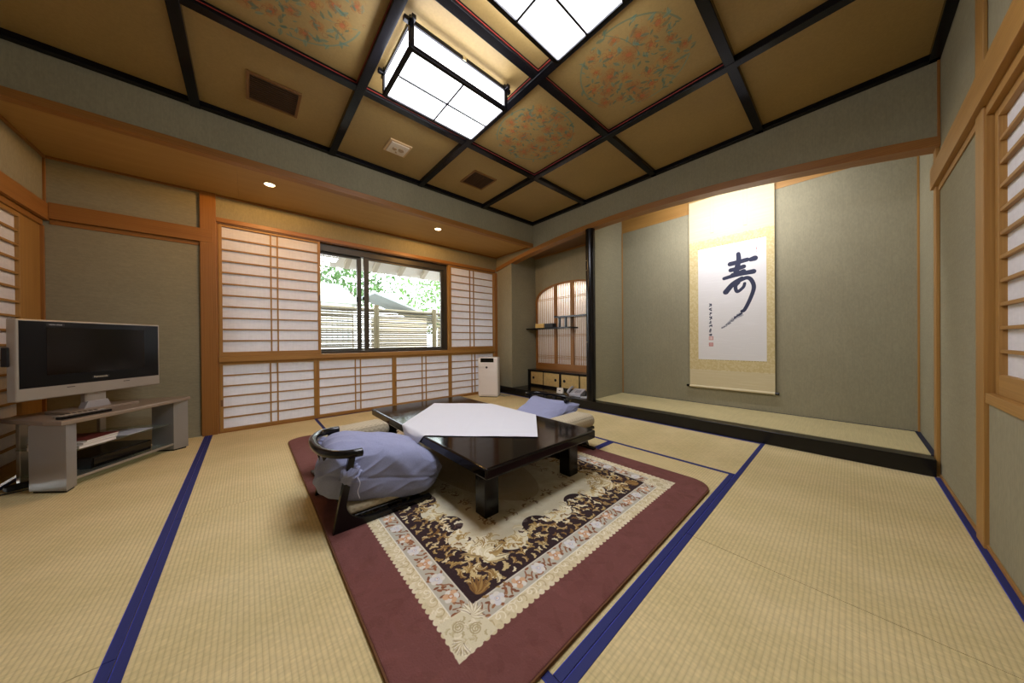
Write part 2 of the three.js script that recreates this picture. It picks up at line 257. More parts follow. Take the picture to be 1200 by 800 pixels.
mesh('corner_strip', bx(XL, XL + 0.014, 2.101, HS - 0.021, ZW + 0.001, ZW + 0.015, 0.002), M.woodRed, wallL);
mesh('side_board', bx(XL - 0.05, XL - 0.012, 0, 1.919, ZW + 0.0225, -4.084), M.wood, wallL);
shoji('shoji_screen', 'full-height paper screen standing behind the television', 0.93, 1.905, [XL - 0.006, 0.012, -3.615], Math.PI / 2, { rows: 17, bars: [0.03, 0.09], stile: 0.035, bottom: 0.1, top: 0.03 });
shoji('shoji_screen', 'full-height paper screen next along from the one behind the television', 0.93, 1.905, [XL - 0.045, 0.012, -2.72], Math.PI / 2, { rows: 17, bars: [-0.03, 0.03], stile: 0.035, bottom: 0.1, top: 0.03 });

// ---------------------------------------------------------------- wall on the scroll's far side with a small screen window
const wallR = struct('wall_right', 'grey olive plaster wall with timber posts and rail', 'wall');
const PX0 = 2.462, PX1 = 2.583;
mesh('plaster_panel', bx(PX1, XTB + 0.2, 0, HP + 0.1, ZR, ZR + 0.16), M.plaster, wallR);
mesh('plaster_panel', bx(XL - 0.2, PX1, 2.1, HP + 0.1, ZR, ZR + 0.16), M.plaster, wallR);
mesh('plaster_panel', bx(XL - 0.2, PX1, 0, 0.655, ZR, ZR + 0.16), M.plaster, wallR);
mesh('plaster_panel', bx(XL - 0.2, 1.35, 0.655, 2.1, ZR, ZR + 0.16), M.plaster, wallR);
mesh('backing', bx(1.35, PX1, 0.655, 2.1, ZR + 0.12, ZR + 0.16), M.plaster, wallR);
mesh('nageshi_rail', bx(XL, 3.6, 1.975, 2.12, ZR - 0.032, ZR - 0.0005, 0.003), M.wood, wallR);
mesh('lower_rail', bx(PX1, 3.5, 1.937, 1.974, ZR - 0.008, ZR - 0.0005, 0.002), M.wood, wallR);
mesh('corner_post', bx(3.512, 3.596, 0, HB, ZR - 0.018, ZR - 0.0005, 0.003), M.wood, wallR);
mesh('wall_post', bx(PX0, PX1, 0, 1.9745, ZR - 0.014, ZR + 0.08, 0.003), M.wood, wallR);
mesh('wall_post', bx(PX0, PX1, 2.1205, HB, ZR - 0.014, ZR - 0.0005, 0.003), M.wood, wallR);
mesh('window_head', bx(1.35, PX0, 1.93, 1.9745, ZR - 0.006, ZR + 0.1, 0.002), M.wood, wallR);
mesh('window_sill', bx(1.35, PX0, 0.655, 0.7, ZR - 0.01, ZR + 0.1, 0.003), M.wood, wallR);
mesh('baseboard', bx(XL, 3.51, 0.0005, 0.022, ZR - 0.006, ZR - 0.0005), M.wood, wallR);
shoji('shoji_screen', 'small-window paper screen set above the plaster dado', 1.0, 1.228, [1.958, 0.7005, ZR + 0.014], Math.PI, { rows: 11, bars: [-0.1, 0.0], stile: 0.042, bottom: 0.085, top: 0.035 });
shoji('shoji_screen', 'second small-window screen sliding behind its neighbour on the plaster wall', 0.42, 1.228, [1.56, 0.7005, ZR + 0.05], Math.PI, { rows: 11, bars: [0.0], stile: 0.042, bottom: 0.085, top: 0.035 });

// ---------------------------------------------------------------- tokonoma and side alcove
const arcTop = (z) => 2.53 - 0.0405 * (z + 1.975) ** 2;
const wallT = struct('wall_tokonoma', 'grey olive plaster wall over the arched timber lintel of the display alcove', 'wall');
function zy(shape, x0, depth, mat, name, parent) { // shape drawn in (z, y), extruded along x
  const g = extr(shape, depth); g.applyMatrix4(new THREE.Matrix4().makeBasis(new THREE.Vector3(0, 0, 1), new THREE.Vector3(0, 1, 0), new THREE.Vector3(-1, 0, 0)).setPosition(x0 + depth, 0, 0)); g.computeVertexNormals(); uvM(g, 2); return mesh(name, g, mat, parent);
}
{
  const N = 40, top = [], up = [], lo = [];
  for (let k = 0; k <= N; k++) { const z = ZW + 0.001 + (ZR - 0.001 - ZW - 0.001) * k / N; up.push([z, arcTop(z)]); lo.push([z, arcTop(z) - 0.066]); }
  zy(poly([...up.map(([z, y]) => [z, y - 0.03]), [ZR - 0.001, HP + 0.1], [ZW + 0.001, HP + 0.1]]), XT, 0.1, M.plaster, 'upper_plaster', wallT);
  const g = extr(poly([...up, ...lo.reverse()]), 0.125);
  g.applyMatrix4(new THREE.Matrix4().makeBasis(new THREE.Vector3(0, 0, 1), new THREE.Vector3(0, 1, 0), new THREE.Vector3(-1, 0, 0)).setPosition(XT + 0.113, 0, 0)); g.computeVertexNormals(); uvM(g, 2); mesh('arched_lintel', g, M.woodRed, wallT);
}
zy(poly([[ZW + 0.031, TY], [ZA, TY], [ZA, arcTop(ZA) - 0.067], [ZW + 0.031, arcTop(ZW) - 0.067]]), XT, 0.1, M.plaster, 'wing_plaster', wallT);
mesh('alcove_side_plaster', bx(XT + 0.1, XAB + 0.4, TY, HS + 0.3, ZA - 0.2, ZA), M.plaster, wallT);
mesh('alcove_ceiling_board', bx(XT + 0.1135, XAB, HS, HS + 0.02, ZA, ZP - 0.1), M.woodDark, wallT);
mesh('alcove_ceiling_trim', bx(XAB - 0.02, XAB - 0.001, HS - 0.025, HS - 0.001, ZA + 0.001, ZP - 0.101), M.woodRed, wallT);
mesh('partition_plaster', bx(3.594, XTB + 0.1, TY - 0.02, HP + 0.1, ZP - 0.1, ZP), M.plaster, wallT);
mesh('tokonoma_back_plaster', bx(XTB, XTB + 0.12, 0, 2.6, ZP - 0.001, ZR), M.plaster, wallT);
mesh('tokonoma_back_board', bx(XTB - 0.006, XTB + 0.12, 2.6, HP + 0.1, ZP, ZR - 0.001), M.wood, wallT);
mesh('corner_strip', bx(XTB - 0.014, XTB - 0.001, TY, 2.6, ZP + 0.001, ZP + 0.013), M.wood, wallT);
mesh('corner_strip', bx(XTB - 0.014, XTB - 0.001, TY, 2.6, ZR - 0.013, ZR - 0.001), M.wood, wallT);
mesh('lintel_strip', bx(XT + 0.06, XT + 0.1, TY, 2.5, ZR - 0.012, ZR - 0.001), M.wood, wallT);
mesh('corner_strip', bx(XT - 0.014, XT - 0.0005, arcTop(ZR) + 0.001, HB, ZR - 0.014, ZR - 0.001, 0.002), M.woodRed, wallT);
const plinth = struct('trim_1', 'black lacquered raised sill and straw mat of the display alcove', 'alcove floor');
mesh('front_beam', bx(XB, 3.6, 0.0005, 0.118, ZW + 0.031, ZR - 0.02, 0.005), M.lacquer, plinth);
mesh('alcove_floor_board', bx(3.6005, XAB + 0.3, 0.0005, TY - 0.0005, ZA - 0.2, ZP - 0.05), M.lacquer, plinth);
mesh('straw_mat', bx(3.602, XTB - 0.02, 0.001, TY + 0.002, ZP + 0.002, ZR - 0.03, 0, 2), M.tatamiFine, plinth);
mesh('mat_edge', bx(XTB - 0.019, XTB - 0.001, 0.001, TY + 0.004, ZP + 0.002, ZR - 0.03), M.heriDark, plinth);
mesh('mat_edge', bx(3.6, XTB - 0.001, 0.001, TY + 0.004, ZR - 0.0295, ZR - 0.001), M.heriDark, plinth);
const post = struct('alcove_post', 'glossy black lacquered round post dividing the two alcoves', 'post'); post.position.set(3.53, 0.119, -2.348);
mesh('shaft', cyl(0.0625, 0.0625, 2.34, 0, 1.17, 0, 40), M.lacquer, post);
for (const y of [2.03, 1.9, 0.92]) { const g = new THREE.SphereGeometry(0.006, 10, 8); g.translate(-0.058, y - 0.12, -0.024); mesh('stud', g, std({ color: '#c9b27a', roughness: 0.3, metalness: 0.8 }), post); }

// arched paper screen window in the alcove back wall, with its lamp cavity
{
  const zc = (ZA + ZP - 0.1) / 2, hw = 0.735, spr = 1.66, rise = 0.3, wall = new THREE.Shape();
  wall.moveTo(ZA, TY); wall.lineTo(ZP - 0.1, TY); wall.lineTo(ZP - 0.1, HS + 0.3); wall.lineTo(ZA, HS + 0.3); wall.closePath();
  const arch = (hw_, ri, y0) => { const p = []; for (let k = 0; k <= 28; k++) { const a = Math.PI * k / 28, s = Math.pow(Math.sin(a), 0.8); p.push([zc + hw_ * Math.cos(a), spr + ri * s]); } return [[zc + hw_, y0], ...p, [zc - hw_, y0]]; };
  const hole = new THREE.Path(arch(hw, rise, 0.42).map((p) => new THREE.Vector2(...p))); wall.holes.push(hole);
  zy(wall, XAB, 0.05, M.plaster, 'alcove_back_plaster', wallT);
  const w2 = thing('arched_shoji_window', 'arched alcove window of paper backed slender bars with a timber frame', 'paper screen', [XAB, 0, 0]);
  const ring = poly(arch(hw, rise, 0.42)); ring.holes.push(new THREE.Path(arch(hw - 0.032, rise - 0.028, 0.425).map((p) => new THREE.Vector2(...p))));
  zy(ring, -0.012, 0.06, M.woodRed, 'arch_frame', w2);
  mesh('bottom_rail', bx(-0.01, 0.04, 0.42, 0.53, zc - hw + 0.033, zc + hw - 0.033), M.woodRed, w2);
  const topAt = (z) => { const c = Math.max(-1, Math.min(1, (z - zc) / (hw - 0.03))); return spr + (rise - 0.028) * Math.pow(Math.sqrt(1 - c * c), 0.8); };
  for (const z of [-3.458, -3.09, -2.73]) mesh('mullion', bx(-0.008, 0.04, 0.53, topAt(z) - 0.004, z - 0.033, z + 0.028), M.woodRed, w2);
  for (let z = zc - hw + 0.075; z < zc + hw - 0.05; z += 0.036) mesh('slender_bar', bx(0.006, 0.016, 0.53, topAt(z) - 0.006, z - 0.004, z + 0.004), M.wood, w2);
  for (const y of [0.62, 0.645, 0.67, 1.02, 1.045, 1.68, 1.705]) mesh('crossbar', bx(0.017, 0.024, y - 0.004, y + 0.004, zc - hw + 0.04, zc + hw - 0.04), M.wood, w2);
  { const g = new THREE.ShapeGeometry(poly(arch(hw - 0.025, rise - 0.022, 0.5))); g.rotateY(-Math.PI / 2); g.translate(0.0265, 0, 0); uvM(g, 1); mesh('paper', g, M.paperThin, w2); }
  const cav = M.white;
  mesh('lamp_niche', join([bx(XAB + 0.28, XAB + 0.3, 0.2, 2.3, ZA, ZP - 0.1), bx(XAB + 0.05, XAB + 0.28, 2.25, 2.3, ZA, ZP - 0.1), bx(XAB + 0.05, XAB + 0.28, 0.2, 0.25, ZA, ZP - 0.1)]), cav, wallT);
  const l = thing('alcove_tube_lamp', 'slim tube lamp glowing through the top of the arched paper window', 'lamp', [XAB + 0.15, 2.21, zc]);
  mesh('housing', bx(-0.03, 0.03, 0.012, 0.04, -0.42, 0.42), M.white, l);
  const tb = new THREE.CylinderGeometry(0.012, 0.012, 0.8, 12); tb.rotateX(Math.PI / 2); mesh('tube', tb, std({ color: '#ffffff', emissive: '#fff6ea', emissiveIntensity: 6 }), l);
  const a = new THREE.RectAreaLight('#fff6ea', LAMP.alcove, 0.8, 0.05); a.position.set(-0.008, -0.02, 0); a.quaternion.setFromRotationMatrix(new THREE.Matrix4().lookAt(new THREE.Vector3(), new THREE.Vector3(-0.5, -0.86, 0), new THREE.Vector3(0, 1, 0))); l.add(a);
}

// ---------------------------------------------------------------- lamps
const glowMat = std({ color: '#ffffff', emissive: '#f8f8ff', emissiveIntensity: LAMP.lanternGlow, roughness: 0.8 });
function lantern(label, z) {
  const t = thing('ceiling_lantern', label, 'ceiling lamp', [1.08, HP, z]), W = 0.355, D = 0.22, y0 = -0.2, y1 = -0.055, s = 0.014;
  mesh('ceiling_plate', bx(-0.3, 0.3, -0.05, -0.0005, -0.17, 0.17), M.blackMatt, t);
  for (const a of [-1, 1]) for (const b of [-1, 1]) mesh('corner_post', bx(a * W - s, a * W + s, y0 - 0.012, y1 + 0.03, b * D - s, b * D + s, 0.003), M.beam, t);
  for (const y of [y0, y1]) { for (const b of [-1, 1]) mesh('long_rail', bx(-W - (y === y1 ? 0.045 : 0), W + (y === y1 ? 0.045 : 0), y - s, y + s, b * D - s * 0.9, b * D + s * 0.9, 0.003), M.beam, t); for (const a of [-1, 1]) mesh('short_rail', bx(a * W - s * 0.9, a * W + s * 0.9, y - s * 0.95, y + s * 0.95, -D - (y === y1 ? 0.045 : 0), D + (y === y1 ? 0.045 : 0), 0.003), M.beam, t); }
  for (const b of [-1, 1]) mesh('knob', bx(-0.012, 0.012, y1 - 0.012, y1 + 0.012, b > 0 ? D + 0.01 : -D - 0.016, b > 0 ? D + 0.016 : -D - 0.01, 0.002), std({ color: '#c8b98c', metalness: 0.8, roughness: 0.3 }), t);
  const bottom = mesh('bottom_diffuser', bx(-W + s, W - s, y0 - 0.004, y0, -D + s, D - s), glowMat, t);
  for (const b of [-1, 1]) mesh('side_diffuser', bx(-W + s, W - s, y0 + s, y1 - s, b * (D - 0.002) - 0.002, b * (D - 0.002) + 0.002), glowMat, t);
  for (const a of [-1, 1]) mesh('side_diffuser', bx(a * (W - 0.002) - 0.002, a * (W - 0.002) + 0.002, y0 + s, y1 - s, -D + s, D - s), glowMat, t);
  mesh('muntin', bx(-W + s, W - s, y0 - 0.0165, y0 - 0.0085, -0.006, 0.006), M.beam, bottom); mesh('muntin', bx(-0.006, 0.006, y0 - 0.0165, y0 - 0.0085, -D + s, D - s), M.beam, bottom);
  const l = new THREE.RectAreaLight('#f3f4ff', LAMP.lantern, 2 * W - 0.03, 2 * D - 0.03); l.position.set(0, y0 - 0.0065, 0); l.rotation.x = -Math.PI / 2; t.add(l);
  for (const [dx, dz] of [[1, 0], [-1, 0], [0, 1], [0, -1]]) { const q = new THREE.RectAreaLight('#f3f4ff', LAMP.lanternSide, dx ? 2 * D - 0.03 : 2 * W - 0.03, 0.115); q.position.set(dx * (W + 0.004), (y0 + y1) / 2, dz * (D + 0.004)); q.rotation.y = Math.atan2(-dx, -dz); t.add(q); }
}
lantern('black framed ceiling lantern in the panel next to the smoke detector', -1.895);
lantern('black framed ceiling lantern one panel further from the smoke detector', -0.955);
function downlight(x, label) {
  const t = thing('downlight', label, 'downlight', [x, HS, -3.752]);
  const ring = new THREE.TorusGeometry(0.045, 0.006, 8, 32); ring.rotateX(Math.PI / 2); ring.translate(0, -0.002, 0); mesh('trim_ring', ring, M.silver, t);
  mesh('lamp_face', cyl(0.04, 0.04, 0.006, 0, -0.0035, 0, 28), std({ color: '#fff', emissive: '#ffdca6', emissiveIntensity: 10 }), t);
  const l = new THREE.SpotLight('#ffc277', LAMP.spot, 0, 1.565, 0.02, 2); l.position.set(0, -0.02, 0); l.target.position.set(0, -1, 0); l.castShadow = true; l.shadow.radius = 2; t.add(l, l.target);
}
downlight(0.177, 'small warm downlight in the soffit in front of the tall screen by the pillar'); downlight(1.98, 'small warm downlight in the soffit in front of the window glass');
{
  const t = thing('tokonoma_tube_lamp', 'tube lamp hidden behind the arched lintel above the scroll', 'lamp', [XT + 0.135, 2.6, -0.95], 0);
  mesh('housing', bx(-0.03, 0.03, 0.015, 0.05, -0.54, 0.54), M.white, t);
  const tb = new THREE.CylinderGeometry(0.013, 0.013, 1.05, 12); tb.rotateX(Math.PI / 2); mesh('tube', tb, std({ color: '#fff', emissive: '#fbf6ff', emissiveIntensity: 6 }), t);
  const l = new THREE.RectAreaLight('#f8f7ff', LAMP.toko, 1.05, 0.06); l.position.set(0.02, -0.015, 0); l.lookAt(new THREE.Vector3(XTB, 1.9, -0.95)); t.add(l);
  l.rotation.set(0, 0, 0); l.quaternion.setFromRotationMatrix(new THREE.Matrix4().lookAt(new THREE.Vector3(0, 0, 0), new THREE.Vector3(0.78, -0.62, 0), new THREE.Vector3(0, 1, 0)));
}
// ceiling fittings
function vent(label, x0, x1, z0, z1) {
  const t = thing('ceiling_vent', label, 'vent', [(x0 + x1) / 2, HP, (z0 + z1) / 2]), w = (x1 - x0) / 2, d = (z1 - z0) / 2, f = 0.018;
  mesh('frame', join([bx(-w, w, -0.012, -0.0005, -d, -d + f), bx(-w, w, -0.012, -0.0005, d - f, d), bx(-w, -w + f, -0.012, -0.0005, -d + f, d - f), bx(w - f, w, -0.012, -0.0005, -d + f, d - f)]), std({ color: '#7a5428', roughness: 0.6 }), t);
  mesh('duct', bx(-w + f, w - f, -0.002, -0.0005, -d + f, d - f), M.blackMatt, t);
  for (let k = 0; k < 12; k++) { const z = -d + f + (2 * d - 2 * f) * (k + 0.5) / 12; mesh('louvre', bx(-w + f, w - f, -0.009, -0.0025, z - 0.005, z + 0.004), std({ color: '#4a3016', roughness: 0.6 }), t); }
}
vent('square brown louvred vent in the ceiling panel by the fascia with no lamp beside it', 0.01, 0.33, -3.09, -2.77); vent('square brown louvred vent in the ceiling panel beside a painted medallion', 1.91, 2.22, -3.06, -2.75);
{
  const t = thing('smoke_detector', 'small cream square speaker and smoke detector plate on the ceiling panel', 'smoke detector', [1.12, HP, -2.93]);
  mesh('plate', bx(-0.105, 0.105, -0.014, -0.0005, -0.105, 0.105, 0.004), std({ color: '#c9a97a', roughness: 0.5 }), t);
  mesh('cover', bx(-0.085, 0.085, -0.022, -0.0145, -0.085, 0.085, 0.003), std({ color: '#d8ccb8', roughness: 0.5 }), t);
  for (const [x, z, r] of [[-0.03, 0, 0.02], [0.03, 0.01, 0.026], [0.0, -0.045, 0.01]]) mesh('sensor', cyl(r, r, 0.008, x, -0.0265, z, 20), std({ color: '#a98f6c', roughness: 0.5 }), t);
}

// ---------------------------------------------------------------- rug
const RX0 = 0.278, RX1 = 2.245, RZ0 = -3.6, RZ1 = -0.576, RH = 0.014;
function rugTex() {
  const PX = 640, W = Math.round((RX1 - RX0) * PX), H = Math.round((RZ1 - RZ0) * PX);
  return canvasTex(W, H, (c) => {
    let s = 4242; const R = () => { s = (s * 1664525 + 1013904223) >>> 0; return s / 4294967296; }, pk = (a) => a[Math.floor(R() * a.length)];
    const m = (v) => v * PX; c.lineCap = 'round'; c.lineJoin = 'round';
    c.fillStyle = '#71443e'; c.fillRect(0, 0, W, H);
    for (let k = 0; k < 2600; k++) { c.fillStyle = pk(['rgba(96,50,44,0.16)', 'rgba(140,84,74,0.13)', 'rgba(84,44,40,0.14)']); c.beginPath(); c.ellipse(R() * W, R() * H, m(0.01 + 0.05 * R()), m(0.006 + 0.015 * R()), R() * 3, 0, 6.3); c.fill(); }
    const rect = (i, col) => { c.fillStyle = col; c.fillRect(m(i), m(i), W - 2 * m(i), H - 2 * m(i)); };
    // along(i, step, fn): walk the four sides of the rectangle inset by i, fn in local frame (x along, y inward)
    const along = (i, step, fn) => { for (let side = 0; side < 4; side++) { const L = (side % 2 ? H : W) - 2 * m(i), n = Math.max(1, Math.round(L / m(step))); c.save(); c.translate(W / 2, H / 2); c.rotate(side * Math.PI / 2); c.translate(-L / 2, -(side % 2 ? W : H) / 2 + m(i)); for (let k = 0; k < n; k++) { c.save(); c.translate(L * (k + 0.5) / n, 0); fn(k, n, L / n); c.restore(); } c.restore(); } };
    const A = 0.172, B = 0.232, C = 0.312, dot = (x, y, r, col) => { c.fillStyle = col; c.beginPath(); c.arc(m(x), m(y), m(r), 0, 6.3); c.fill(); };
    rect(A + 0.008, '#d9cba4');
    along(A + 0.008, 0.028, () => { c.fillStyle = pk(['#dccfa9', '#d2c49b', '#e0d5b4']); c.beginPath(); c.ellipse(0, m(0.004), m(0.013), m(0.012), 0, 0, 6.3); c.fill(); });
    along(A + 0.012, 0.025, () => { for (let q = 0; q < 3; q++) { c.fillStyle = pk(['rgba(176,158,118,0.5)', 'rgba(240,232,208,0.6)', 'rgba(196,180,140,0.5)']); c.beginPath(); c.ellipse(m((R() - 0.5) * 0.024), m(0.006 + 0.04 * R()), m(0.008), m(0.0035), R() * 3, 0, 6.3); c.fill(); } });
    along(A + 0.012, 0.05, () => { c.strokeStyle = pk(['#c3b186', '#b9a679', '#efe6cb']); c.lineWidth = m(0.0035); c.beginPath(); c.arc(0, m(0.025), m(0.016), 0.4, 4.4); c.stroke(); c.strokeStyle = '#efe7cf'; c.beginPath(); c.arc(m(0.01), m(0.03), m(0.009), 3, 6.6); c.stroke(); });
    rect(B - 0.004, '#e8e2d0'); rect(B, '#b9b3a0');
    along(B, 0.105, (k, n, L) => {
      const w = L / PX; c.strokeStyle = '#8a5a3c'; c.lineWidth = m(0.006); c.beginPath(); c.moveTo(-m(w / 2), m(0.062)); c.bezierCurveTo(-m(w / 4), m(-0.005), m(w / 4), m(0.085), m(w / 2), m(0.018)); c.stroke();
      for (let q = 0; q < 13; q++) { c.save(); c.translate(m((R() - 0.5) * w), m(0.008 + 0.064 * R())); c.rotate(R() * 6.3); c.fillStyle = pk(['#8a5636', '#7c4c30', '#9a6846']); c.beginPath(); c.ellipse(0, 0, m(0.011), m(0.005), 0, 0, 6.3); c.fill(); c.restore(); }
      const f = k % 2 ? ['#cfa680', '#bd8a60'] : ['#d3d0cf', '#c4c0c2'];
      for (let q = 0; q < 6; q++) { const a = q * 1.047; dot(Math.cos(a) * 0.018, 0.04 + Math.sin(a) * 0.018, 0.0125, q % 2 ? f[0] : '#dad4c8'); }
      dot(0, 0.04, 0.011, f[1]); dot(0, 0.04, 0.005, '#f1e8dc'); dot(0.001, 0.041, 0.002, '#7c3a2c');
    });
    rect(C - 0.005, '#d8d0bb'); rect(C, '#2e1b1c');
    const G = ['#9c7a44', '#84602c', '#b4965c', '#cdb988', '#765222', '#ddd0aa'];
    const leaf = (x, y, a, l, col) => { c.save(); c.translate(x, y); c.rotate(a); c.fillStyle = col; c.beginPath(); c.moveTo(0, 0); c.bezierCurveTo(l * 0.1, -l * 0.4, l * 0.6, -l * 0.42, l, -l * 0.3); c.bezierCurveTo(l * 0.86, -l * 0.2, l * 0.7, -l * 0.22, l * 0.62, -l * 0.14); c.bezierCurveTo(l * 0.5, -l * 0.02, l * 0.3, -l * 0.06, 0, 0); c.fill(); c.strokeStyle = 'rgba(60,34,20,0.5)'; c.lineWidth = Math.max(1, l * 0.04); c.beginPath(); c.moveTo(0, 0); c.quadraticCurveTo(l * 0.4, -l * 0.24, l, -l * 0.3); c.stroke(); c.restore(); };
    const scroll = (x, y, r, dir, a0, col, n = 6, cols = G) => { c.strokeStyle = col; c.lineWidth = r * 0.2; c.beginPath(); for (let k = 0; k <= 30; k++) { const q = k / 30, a = a0 + dir * q * 6.6, rr_ = r * (1 - 0.85 * q); const X = x + Math.cos(a) * rr_, Y = y + Math.sin(a) * rr_; k ? c.lineTo(X, Y) : c.moveTo(X, Y); } c.stroke(); for (let k = 0; k < n; k++) { const a = a0 + dir * k * 0.62, q = r * (1 - 0.08 * k); c.save(); c.translate(x + Math.cos(a) * q, y + Math.sin(a) * q); if (dir < 0) c.scale(1, 1); leaf(0, 0, a + dir * 0.9, r * (0.6 + 0.3 * R()), pk(cols)); c.restore(); } };
    const cream = '#d3c9aa', fx0 = m(C + 0.17), fy0 = m(C + 0.19);
    c.fillStyle = cream; c.fillRect(fx0, fy0, W - 2 * fx0, H - 2 * fy0);
    along(C + 0.17, 0.3, () => { c.fillStyle = cream; c.beginPath(); c.ellipse(0, m(0.01), m(0.085), m(0.085), 0, 0, 6.3); c.fill(); });
    along(C + 0.17, 0.3, (k, n, L) => { c.fillStyle = '#2e1b1c'; c.beginPath(); c.ellipse(L / 2, m(0.0), m(0.075), m(0.07), 0, 0, 6.3); c.fill(); });
    for (let k = 0; k < 900; k++) { c.fillStyle = pk(['rgba(226,216,188,0.2)', 'rgba(176,152,112,0.13)', 'rgba(236,228,204,0.2)']); c.beginPath(); c.ellipse(fx0 + m(0.06) + R() * (W - 2 * fx0 - m(0.12)), fy0 + m(0.06) + R() * (H - 2 * fy0 - m(0.12)), m(0.02 + 0.04 * R()), m(0.01 + 0.02 * R()), R() * 3, 0, 6.3); c.fill(); }
    const ti = C + 0.36; c.fillStyle = 'rgba(170,146,108,0.55)'; c.beginPath(); c.ellipse(W / 2, H / 2, W / 2 - m(ti), H / 2 - m(ti), 0, 0, 6.3); c.fill();
    // acanthus crescents crowded over the dark band
    const moon = (x, y, a, r, col, hi) => { c.save(); c.translate(x, y); c.rotate(a); if (R() < 0.5) c.scale(1, -1); const sp = (t) => { const q = -2.5 + 2.3 * t; return [Math.cos(q) * r * 0.95, Math.sin(q) * r * 0.95 + 0.4 * r, q]; }; c.fillStyle = col; c.beginPath(); c.moveTo(...sp(0).slice(0, 2)); for (let k = 1; k <= 30; k++) { const t = k / 30, [X, Y, q] = sp(t), w = r * 0.62 * Math.pow(Math.sin(Math.PI * Math.min(1, t)), 0.7) * (0.5 + 0.5 * Math.abs(Math.sin(t * 12.6))); c.lineTo(X + Math.cos(q) * w, Y + Math.sin(q) * w); } for (let k = 30; k >= 0; k--) { const t = k / 30, [X, Y, q] = sp(t), w = r * 0.3 * Math.sin(Math.PI * t) * (0.6 + 0.4 * Math.abs(Math.sin(t * 9.4))); c.lineTo(X - Math.cos(q) * w, Y - Math.sin(q) * w); } c.fill(); c.strokeStyle = hi; c.lineWidth = r * 0.11; c.beginPath(); for (let k = 2; k <= 28; k++) { const [X, Y] = sp(k / 30); k > 2 ? c.lineTo(X, Y) : c.moveTo(X, Y); } c.stroke(); c.restore(); };
    const golds = ['#94723e', '#7c5a2a', '#a88a50', '#c4ad78', '#d8caa0'];
    along(C, 0.034, (k) => { for (let q = 0; q < 5; q++) moon(m((R() - 0.5) * 0.03), m(0.024 + 0.031 * q + 0.012 * R()), R() * 6.3, m(0.0145 + 0.0085 * R()), pk(golds), pk(['#cdb988', '#6a4a22', '#e0d4b0'])); });
    along(C + 0.15, 0.042, (k) => { for (let q = 0; q < 2; q++) moon(m((R() - 0.5) * 0.03), m(0.015 + 0.045 * q * R()), R() * 6.3, m(0.02 + 0.01 * R()), pk(['#d8caa0', '#c4ad78', '#a88a50', '#e2d8b8']), pk(['#8a6a38', '#efe6cc'])); if (k % 3 === 0) moon(m(0.01), m(0.03), R() * 6, m(0.016), '#3a2220', '#8a6a38'); });
    along(C + 0.31, 0.07, (k) => { moon(m((R() - 0.5) * 0.05), m(0.05 * R()), R() * 6.3, m(0.02), pk(['rgba(140,104,72,0.65)', 'rgba(112,78,54,0.6)', 'rgba(176,146,100,0.7)']), 'rgba(100,70,48,0.5)'); if (k % 2) scroll(m((R() - 0.5) * 0.05), m(0.03), m(0.028), 1, R() * 6, 'rgba(128,92,64,0.6)', 4, ['rgba(140,104,72,0.65)', 'rgba(112,78,54,0.6)']); });
    // corners: pale shell palmettes outside, big gilt leaves inside
    for (const [sx, sy] of [[0, 0], [1, 0], [1, 1], [0, 1]]) {
      c.save(); c.translate(sx * W, sy * H); c.scale(sx ? -1 : 1, sy ? -1 : 1);
      c.fillStyle = '#d9cfae'; c.beginPath(); c.moveTo(m(A), m(A)); c.lineTo(m(A + 0.15), m(A + 0.01)); c.lineTo(m(C + 0.0), m(C + 0.0)); c.lineTo(m(A + 0.01), m(A + 0.15)); c.fill(); for (let k = 0; k < 34; k++) { const a = 0.012 + 0.11 * R(), b = 0.012 + 0.11 * R(); moon(m(A + a), m(A + b), R() * 6.3, m(0.009 + 0.006 * R()), pk(['#c9bc94', '#e4dabd', '#bdae84']), pk(['#a89a70', '#f0e8d0'])); }
      for (const q of [[0.23, 0.27], [0.27, 0.23]]) { c.strokeStyle = '#b0a078'; c.lineWidth = m(0.004); c.beginPath(); for (let k = 0; k <= 40; k++) { const a = k * 0.4, r = m(0.022 * (1 - k / 44)); const X = m(q[0]) + Math.cos(a) * r, Y = m(q[1]) + Math.sin(a) * r; k ? c.lineTo(X, Y) : c.moveTo(X, Y); } c.stroke(); }
      for (let k = 0; k < 14; k++) leaf(m(0.285), m(0.285), 0.79 + (k - 6.5) * 0.24, m(0.045 + 0.01 * (k % 2)), k % 2 ? '#e8dfc4' : '#c2b48c');
      for (let k = 0; k < 10; k++) leaf(m(0.215), m(0.215), 3.9 + (k - 5) * 0.28, m(0.035), k % 2 ? '#e8dfc4' : '#bfb088');
      c.fillStyle = '#2e1b1c'; c.beginPath(); c.moveTo(m(C + 0.002), m(C + 0.002)); c.lineTo(m(C + 0.2), m(C + 0.002)); c.lineTo(m(C + 0.17), m(C + 0.17)); c.lineTo(m(C + 0.002), m(C + 0.2)); c.fill();
      for (let k = 0; k < 40; k++) { const x = 0.03 + 0.17 * R(), y = 0.03 + 0.17 * R(); if (x + y < 0.34) moon(m(C + x), m(C + y), R() * 6.3, m(0.018 + 0.012 * R()), pk(golds), pk(['#cdb988', '#6a4a22', '#e0d4b0'])); }
      for (let k = 0; k < 7; k++) leaf(m(C + 0.03), m(C + 0.03), 0.95 + (k - 3) * 0.26, m(0.085 - 0.008 * Math.abs(k - 3)), k % 2 ? '#9c7a44' : '#7e5a2a');
      for (let k = 0; k < 11; k++) leaf(m(C + 0.16), m(C + 0.16), 1.0 + (k - 5) * 0.3, m(0.1 + 0.02 * (k % 2)), k % 2 ? '#d8cba4' : '#b39a66');
